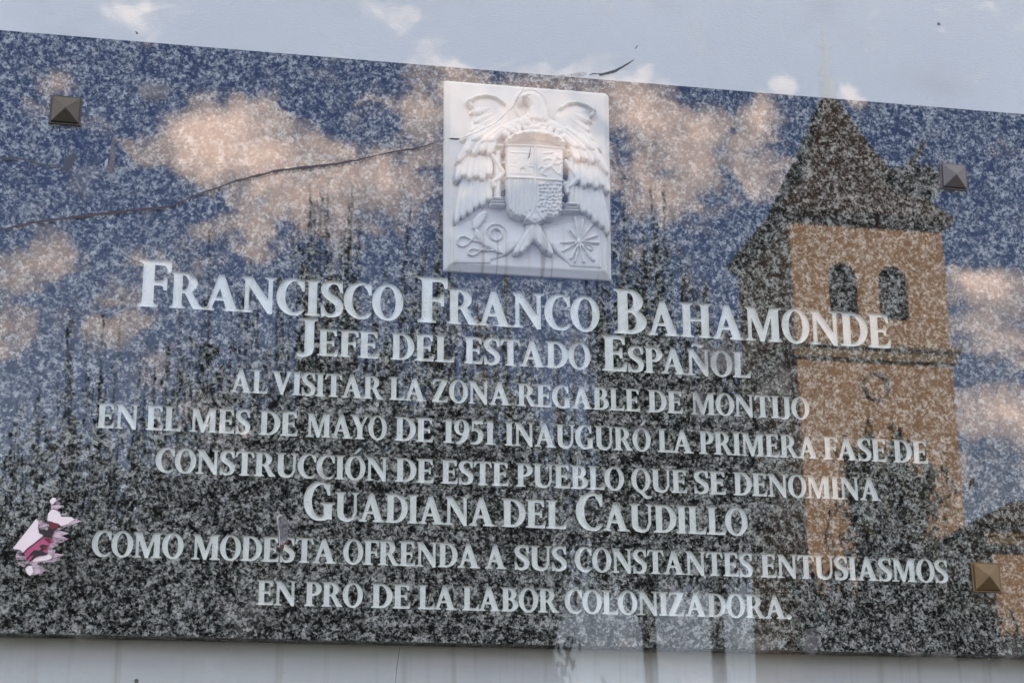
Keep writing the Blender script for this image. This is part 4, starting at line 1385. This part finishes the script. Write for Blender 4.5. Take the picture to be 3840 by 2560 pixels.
M_DIAL = principled('dark clock dial', (0.018, 0.018, 0.018), rough=0.8, spec=0.1)

tower = empty('church_tower', (TXC, TYF, 0))
tag(tower, 'square ochre church tower with pyramid roof, twin belfry arches and clock, reflected at right', 'church tower')
b = MB()
# front wall with two arched openings cut through it, built of a CDT face and reveals
wins = []
for (xa, ya, xb, yb) in ((3109, 985, 3216, 1172), (3296, 1000, 3406, 1213)):
    pl, pr = mirrored(xa, (ya + yb) / 2, TL).x, mirrored(xb, (ya + yb) / 2, TL).x
    zt_, zb_ = zat((xa + xb) / 2, ya), zat((xa + xb) / 2, yb)
    wins.append((pl, pr, zb_, zt_))
zb_ = 0.5 * (wins[0][2] + wins[1][2])
zt_ = 0.5 * (wins[0][3] + wins[1][3])
arches = []
for (pl, pr, _, _) in wins:
    c_, r_ = (pl + pr) / 2, (pr - pl) / 2
    arches.append([(pl, zb_), (pr, zb_)] + [(c_ + r_ * math.cos(a), zt_ - r_ + r_ * math.sin(a)) for a in np.linspace(0, math.pi, 13)])
outer = [(TX0, 0), (TX1, 0), (TX1, Z_EAVE), (TX0, Z_EAVE)]
vv = [Vector(p) for p in outer]
ff = [[0, 1, 2, 3]]
for a in arches:
    b0 = len(vv)
    vv += [Vector(p) for p in a]
    ff.append(list(range(b0, b0 + len(a))))
vo2, _, fo2, _, _, of2 = delaunay_2d_cdt(vv, [], ff, 0, 1e-6, True)
# virtual x is the real x; the front looks towards +y
b.add([(p.x, TYF, p.y) for p in vo2], [tuple(f)[::-1] for f, o in zip(fo2, of2) if len(o) == 1])
for a in arches:
    n_ = len(a)
    b.add([(x, TYF, z) for x, z in a] + [(x, TYF - .5, z) for x, z in a], [(i, (i + 1) % n_, n_ + (i + 1) % n_, n_ + i) for i in range(n_)])
b.add([(TX0, TYF, 0), (TX0, TYB, 0), (TX0, TYB, Z_EAVE), (TX0, TYF, Z_EAVE)], [(0, 1, 2, 3)])
b.add([(TX1, TYF, 0), (TX1, TYB, 0), (TX1, TYB, Z_EAVE), (TX1, TYF, Z_EAVE)], [(3, 2, 1, 0)])
b.add([(TX0, TYB, 0), (TX1, TYB, 0), (TX1, TYB, Z_EAVE), (TX0, TYB, Z_EAVE)], [(0, 1, 2, 3)])
b.build('tower_wall', M_STUCCO, tower)
for a in arches:
    n_ = len(a)
    b = MB()
    b.add([(x, TYF - .42, z) for x, z in a], [tuple(range(n_))[::-1]])
    # louvre boards
    x0_, x1_ = a[0][0], a[1][0]
    for k in range(9):
        z_ = zb_ + (zt_ - zb_) * (k + .5) / 9.5
        if z_ < zt_ - (x1_ - x0_) * .35:
            b.box(x0_ + .02, x1_ - .02, TYF - .40, TYF - .3, z_ - .03, z_ + .03)
    b.build('belfry_opening', M_SHUTTER, tower)
b = MB()
e = .16
b.box(TX0 - e, TX1 + e, TYB - e, TYF + e, Z_BAND0, Z_BAND1)
b.box(TX0 - e - .14, TX1 + e + .14, TYB - e - .14, TYF + e + .14, Z_BAND1, Z_BAND1 + .16)
b.build('cornice', M_TRIM, tower)
b = MB()
e = .30
b.box(TX0 - .12, TX1 + .12, TYB - .12, TYF + .12, Z_EAVE, Z_EAVE + .16)
b.box(TX0 - e, TX1 + e, TYB - e, TYF + e, Z_EAVE + .16, Z_EAVE + .34)
b.build('cornice', M_TILE, tower)
# bell-cast pyramid roof
apex = mirrored(3104, 372, TL + TW / 2)
levels = [(TW / 2 + .42, Z_EAVE + .34), (TW / 2 + .06, Z_EAVE + .86), (TW / 2 * .70, Z_EAVE + 2.1), (TW / 2 * .36, Z_EAVE + (apex.z - Z_EAVE) * .66), (.26, apex.z)]
b = MB()
for k, (hw, z_) in enumerate(levels):
    b.v += [(TXC - hw, TYC - hw, z_), (TXC + hw, TYC - hw, z_), (TXC + hw, TYC + hw, z_), (TXC - hw, TYC + hw, z_)]
for k in range(len(levels) - 1):
    for i in range(4):
        b.f.append((4 * k + i, 4 * k + (i + 1) % 4, 4 * k + 4 + (i + 1) % 4, 4 * k + 4 + i))
b.f += [(3, 2, 1, 0), tuple(4 * (len(levels) - 1) + i for i in range(4))]
b.build('roof', M_TILE, tower)
# stone finial, ball, weathervane with cross
LT = TL + TW / 2
ztop = lambda py: mirrored(3100, py, LT).z
b = MB()
zz = [apex.z - .1, ztop(372), ztop(345), ztop(322), ztop(309), ztop(304), ztop(285)]
b.tube([(TXC, TYC, z_) for z_ in zz], [.30, .27, .26, .30, .34, .16, .05], 8)
b.build('finial', M_STONE, tower)
b = MB()
b.tube([(TXC, TYC, ztop(290)), (TXC, TYC, ztop(95))], [.13, .08], 6)
cz_ = ztop(176)
b.tube([(TXC - .28, TYC, cz_), (TXC + .28, TYC, cz_)], [.11, .11], 6)
b.tube([(TXC, TYC, cz_ - .2), (TXC, TYC, cz_ - .07), (TXC, TYC, cz_ + .07), (TXC, TYC, cz_ + .2)], [.07, .22, .22, .07], 8)
b.build('cross', M_DARKIRON, tower)
b = MB()
za, zb2 = ztop(212), ztop(284)
b.tube([(TXC - .24, TYC, zb2), (TXC + .26, TYC, za)], [.15, .09], 6)
b.prism_xz([(TXC - .30, zb2 - .12), (TXC - .05, zb2 + .05), (TXC - .10, zb2 + .30), (TXC - .28, zb2 + .12)], TYC - .012, TYC + .012)
b.build('weathervane', M_DARKIRON, tower)
# clock
ck0 = mirrored(3287, 1447, TL)
rad = .5 * (mirrored(3340, 1447, TL).x - mirrored(3234, 1447, TL).x)
circ = lambda rr, y, n_=32: [(ck0.x + rr * math.cos(a), y, ck0.z + rr * math.sin(a)) for a in np.linspace(0, TAU, n_ + 1)[:-1]]
b = MB()
ra, rb_ = circ(rad, TYF + .1), circ(rad * .86, TYF + .12)
rc, rd = circ(rad, TYF), circ(rad * .86, TYF + .06)
n_ = 32
b.add(ra + rb_ + rc + rd, [(i, (i + 1) % n_, n_ + (i + 1) % n_, n_ + i) for i in range(n_)] + [(2 * n_ + i, 2 * n_ + (i + 1) % n_, (i + 1) % n_, i) for i in range(n_)] + [(n_ + i, n_ + (i + 1) % n_, 3 * n_ + (i + 1) % n_, 3 * n_ + i) for i in range(n_)])
clock = b.build('clock', M_TRIM, tower)
b = MB()
b.add(circ(rad * .87, TYF + .06) + circ(rad * .87, TYF + .01), [tuple(range(n_))[::-1]] + [(i, (i + 1) % n_, n_ + (i + 1) % n_, n_ + i) for i in range(n_)])
b.build('clock_face', M_DIAL, clock)
b = MB()
b.box(ck0.x - .035, ck0.x + .035, TYF + .075, TYF + .095, ck0.z - .05, ck0.z + rad * .72)
b.tube([(ck0.x, TYF + .11, ck0.z), (ck0.x - rad * .35, TYF + .11, ck0.z - rad * .30)], [.04, .03], 5)
b.build('clock_hands', M_DARKIRON, clock)

# stork nest on the roof corner
nc = mirrored(3425, 690, TL + 1.0)
M_STICK = principled('dry nest sticks', rough=0.95, build=lambda t: t.mix(t.noise(t.geo(), 8.0), (0.02, 0.016, 0.012), (0.06, 0.045, 0.032)))
nest = empty('stork_nest', (nc.x, nc.y, nc.z - .6))
tag(nest, 'big dark stick nest on the corner of the tower roof', 'nest')
random.seed(3)
b = MB()
hw = .5 * (mirrored(3519, 700, TL + 1).x - mirrored(3330, 700, TL + 1).x)
for i in range(420):
    a = random.uniform(0, TAU)
    q = math.sqrt(random.random())
    z_ = nc.z + random.uniform(-.62, .48)
    ww = hw * (.62 + .30 * (z_ - nc.z + .62) / 1.1) * q
    p = Vector((nc.x + ww * math.cos(a), nc.y + ww * math.sin(a), z_))
    d = Vector((-math.sin(a) + random.uniform(-.5, .5), math.cos(a) + random.uniform(-.5, .5), random.uniform(-.25, .25))) * random.uniform(.3, .55)
    b.tube([p - d, p + d], [.035, .022], 4)
b.build('sticks', M_STICK, nest)
b = MB()
q0, q1 = mirrored(3416, 620, TL + 1), mirrored(3466, 530, TL + 1)
b.tube([q0, q0.lerp(q1, .5) + Vector((.03, 0, 0)), q1], [.13, .10, .03], 6)
for k in range(7):
    p = q0.lerp(q1, .1 + k * .13)
    b.tube([p, p + Vector((random.uniform(-.4, .4), random.uniform(-.2, .2), random.uniform(.0, .3)))], [.04, .015], 4)
b.build('branch', M_STICK, nest)

# lower church house at the far right
BL = 44.0
HX0 = mirrored(3733, 2200, BL).x
HYF = mirrored(3733, 2200, BL).y
HZ = mirrored(3790, 2050, BL).z
HX1, HYB = HX0 + 9.0, HYF - 6.0
house = empty('church_house', ((HX0 + HX1) / 2, HYF, 0))
tag(house, 'low ochre building with a dark hipped tile roof, reflected in the lower right corner', 'building')
b = MB()
b.box(HX0, HX1, HYB, HYF, 0, HZ)
b.build('wall', M_STUCCO, house)
b = MB()
b.box(HX0 - .3, HX1 + .3, HYB - .3, HYF + .3, HZ, HZ + .22)
b.build('eaves', M_TRIM, house)
b = MB()
b.box(HX0 - .36, HX1 + .36, HYB - .36, HYF + .36, HZ + .22, HZ + .46)
b.build('cornice', M_STUCCO, house)
hx0, hx1, hy0, hy1, hz = HX0 - .65, HX1 + .65, HYB - .65, HYF + .65, HZ + .46
ym = (hy0 + hy1) / 2
b = MB()
b.add([(hx0, hy0, hz), (hx1, hy0, hz), (hx1, hy1, hz), (hx0, hy1, hz), (hx0 + 2.9, ym, hz + 1.5), (hx1 - 2.9, ym, hz + 1.5)],
      [(0, 1, 5, 4), (1, 2, 5), (2, 3, 4, 5), (3, 0, 4), (3, 2, 1, 0)])
b.build('roof', M_TILE, house)

# ------------------------------------------------------------------ trees of the square
M_LEAF = principled('dusty green leaves', rough=0.7, spec=0.2, build=lambda t: t.mix(t.noise(t.geo(), 1.6, 3.0), (0.030, 0.034, 0.018), (0.062, 0.062, 0.032)))
M_BARK = principled('grey brown bark', rough=0.95, spec=0.1, build=lambda t: t.mix(t.noise(t.geo(), 7.0, 4.0), (0.035, 0.028, 0.022), (0.09, 0.075, 0.058)))


def tree(px, ptop, L, half, low, label, seed, sprays=70, leaves=12000, wisps=14, hang=1.0, fork_k=.8, sg=1.0):
    """pollarded tree: limbs fan out of the trunk, long leafy shoots stand upright on them"""
    R_ = random.Random(seed)
    K_ = L / 28.0
    top_ = mirrored(px, ptop, L)
    x, y, H = top_.x, top_.y, top_.z
    zc = mirrored(px, low, L).z
    rad_ = abs(mirrored(px + half, ptop, L).x - x)
    root = empty('tree', (x, y, 0))
    tag(root, label, 'tree', 'trees on the square opposite')
    tb, lb = MB(), MB()
    fork = max(1.1, zc * fork_k)
    tb.tube([(x, y, 0), (x + .04, y, fork * .5), (x - .03, y + .03, fork)], [.15 * K_, .12 * K_, .11 * K_], 8)
    tips = []
    for k in range(11):
        a = TAU * k / 11 + R_.uniform(-.25, .25)
        rr = rad_ * R_.uniform(.35, .9)
        p0 = Vector((x, y, fork - .1))
        p2 = Vector((x + rr * math.cos(a), y + rr * math.sin(a), zc + (H - zc) * R_.uniform(.10, .40)))
        p1 = p0.lerp(p2, .5) + Vector((0, 0, R_.uniform(-.1, .45) * K_))
        tb.tube([p0, p1, p2], [.11 * K_, .07 * K_, .035 * K_], 6)
        tips += [p2, p1, p0.lerp(p1, .7), p1.lerp(p2, .5), p1.lerp(p2, R_.random())]
    runs = []
    for k in range(sprays + wisps):
        tall = k >= sprays
        p = R_.choice(tips)
        p = p + Vector((R_.gauss(0, .22) * rad_, R_.gauss(0, .22) * rad_, R_.uniform(-.5, .3) * K_))
        dist = min(1.2, math.hypot(p.x - x, p.y - y) / max(rad_, .1))
        cap_ = zc + (H - zc) * max(.30, 1 - .55 * dist ** 2) * (R_.uniform(.78, 1.0) if tall else R_.uniform(.30, .80))
        e_ = Vector((p.x + (p.x - x) * .10 + R_.gauss(0, .16) * K_, p.y + R_.gauss(0, .16) * K_, max(cap_, p.z + .8 * K_)))
        m_ = p.lerp(e_, .5) + Vector((R_.gauss(0, .07) * K_, R_.gauss(0, .07) * K_, 0))
        tb.tube([p, m_, e_], [.024 * K_, .016 * K_, .008 * K_], 4)
        ln_ = (e_ - p).length
        sig = (.045 if tall else R_.uniform(.07, .24)) * K_ * sg
        runs.append((p, m_, e_, sig, ln_ * (.16 if tall else 1.0) * R_.uniform(.35, 1.3)))
        if not tall:
            runs.append((p, p - Vector((0, 0, .4 * K_)), p - Vector((R_.gauss(0, .3) * K_, R_.gauss(0, .3) * K_, R_.uniform(.6, 1.6) * K_ * hang)), .22 * K_, ln_ * .45))
    tot = sum(r_[4] for r_ in runs)
    for (p, m_, e_, sig, w_) in runs:
        for _ in range(int(leaves * w_ / tot)):
            s_ = R_.random() ** (1.0 if sig < .06 * K_ * sg else 1.7)
            c = p.lerp(m_, s_ * 2) if s_ < .5 else m_.lerp(e_, s_ * 2 - 1)
            g_ = sig * (1.25 - s_)
            c = c + Vector((R_.gauss(0, g_), R_.gauss(0, g_), R_.gauss(0, .10 * K_)))
            kl_ = (.7 if sig < .06 * K_ * sg else 1.0) * K_
            ln, wd = R_.uniform(.06, .16) * kl_, R_.uniform(.022, .050) * kl_
            d = Vector((R_.gauss(0, .35), R_.gauss(0, .35), R_.choice((-1, 1)))).normalized() * ln
            q_ = d.cross(Vector((R_.gauss(0, 1), R_.gauss(0, 1), R_.gauss(0, .3)))).normalized() * wd
            lb.add([c - d, c + q_, c + d, c - q_], [(0, 1, 2, 3)])
    tb.build('trunk', M_BARK, root)
    lb.build('crown', M_LEAF, root)
    return root


tree(-40, 1130, 11.0, 520, 2620, 'broad leafy tree reflected at the far left edge', 1, 80, 8500, 22, 1.0, .8, 1.7)
tree(440, 1060, 12.6, 420, 2600, 'leafy tree reflected above the sticker, second from the left', 2, 70, 7500, 24, 1.0, .8, 1.6)
tree(880, 840, 13.4, 380, 2560, 'leafy tree reflected through the words FRANCISCO and EN EL MES', 9, 70, 8000, 34, 1.0, .8, 1.4)
tree(1240, 570, 12.0, 300, 2520, 'tallest tree with long upright shoots, reflected left of the crest', 3, 80, 10500, 54, 1.0, .8, 1.35)
tree(1560, 600, 12.8, 260, 2560, 'tall streaky tree reflected close to the left edge of the crest', 10, 60, 8500, 44, 1.0, .8, 1.3)
tree(1860, 880, 14.5, 290, 2560, 'leafy tree reflected just below the crest', 4, 70, 9500, 24, 1.0, .8, 1.4)
tree(2390, 640, 12.5, 320, 2120, 'tall tree with long shoots, reflected just right of the crest', 5, 70, 9500, 50, .35, .96, 1.3)
tree(2640, 980, 14.2, 230, 2060, 'loose tree reflected close to the shaded side of the tower', 11, 50, 6000, 24, .3, .97, 1.4)
tree(3290, 1500, 17.0, 170, 2000, 'small dark tree in front of the reflected tower clock', 6, 34, 4200, 4)
tree(3350, 1850, 14.0, 330, 2640, 'low bushy tree at the foot of the reflected tower', 7, 80, 11000, 10)
tree(3130, 1960, 15.0, 140, 2560, 'low tree left of the reflected tower base', 8, 36, 4000, 6)
tree(3640, 2130, 13.0, 240, 2700, 'low shrub like tree below the reflected roof corner at right', 12, 50, 6000, 4)
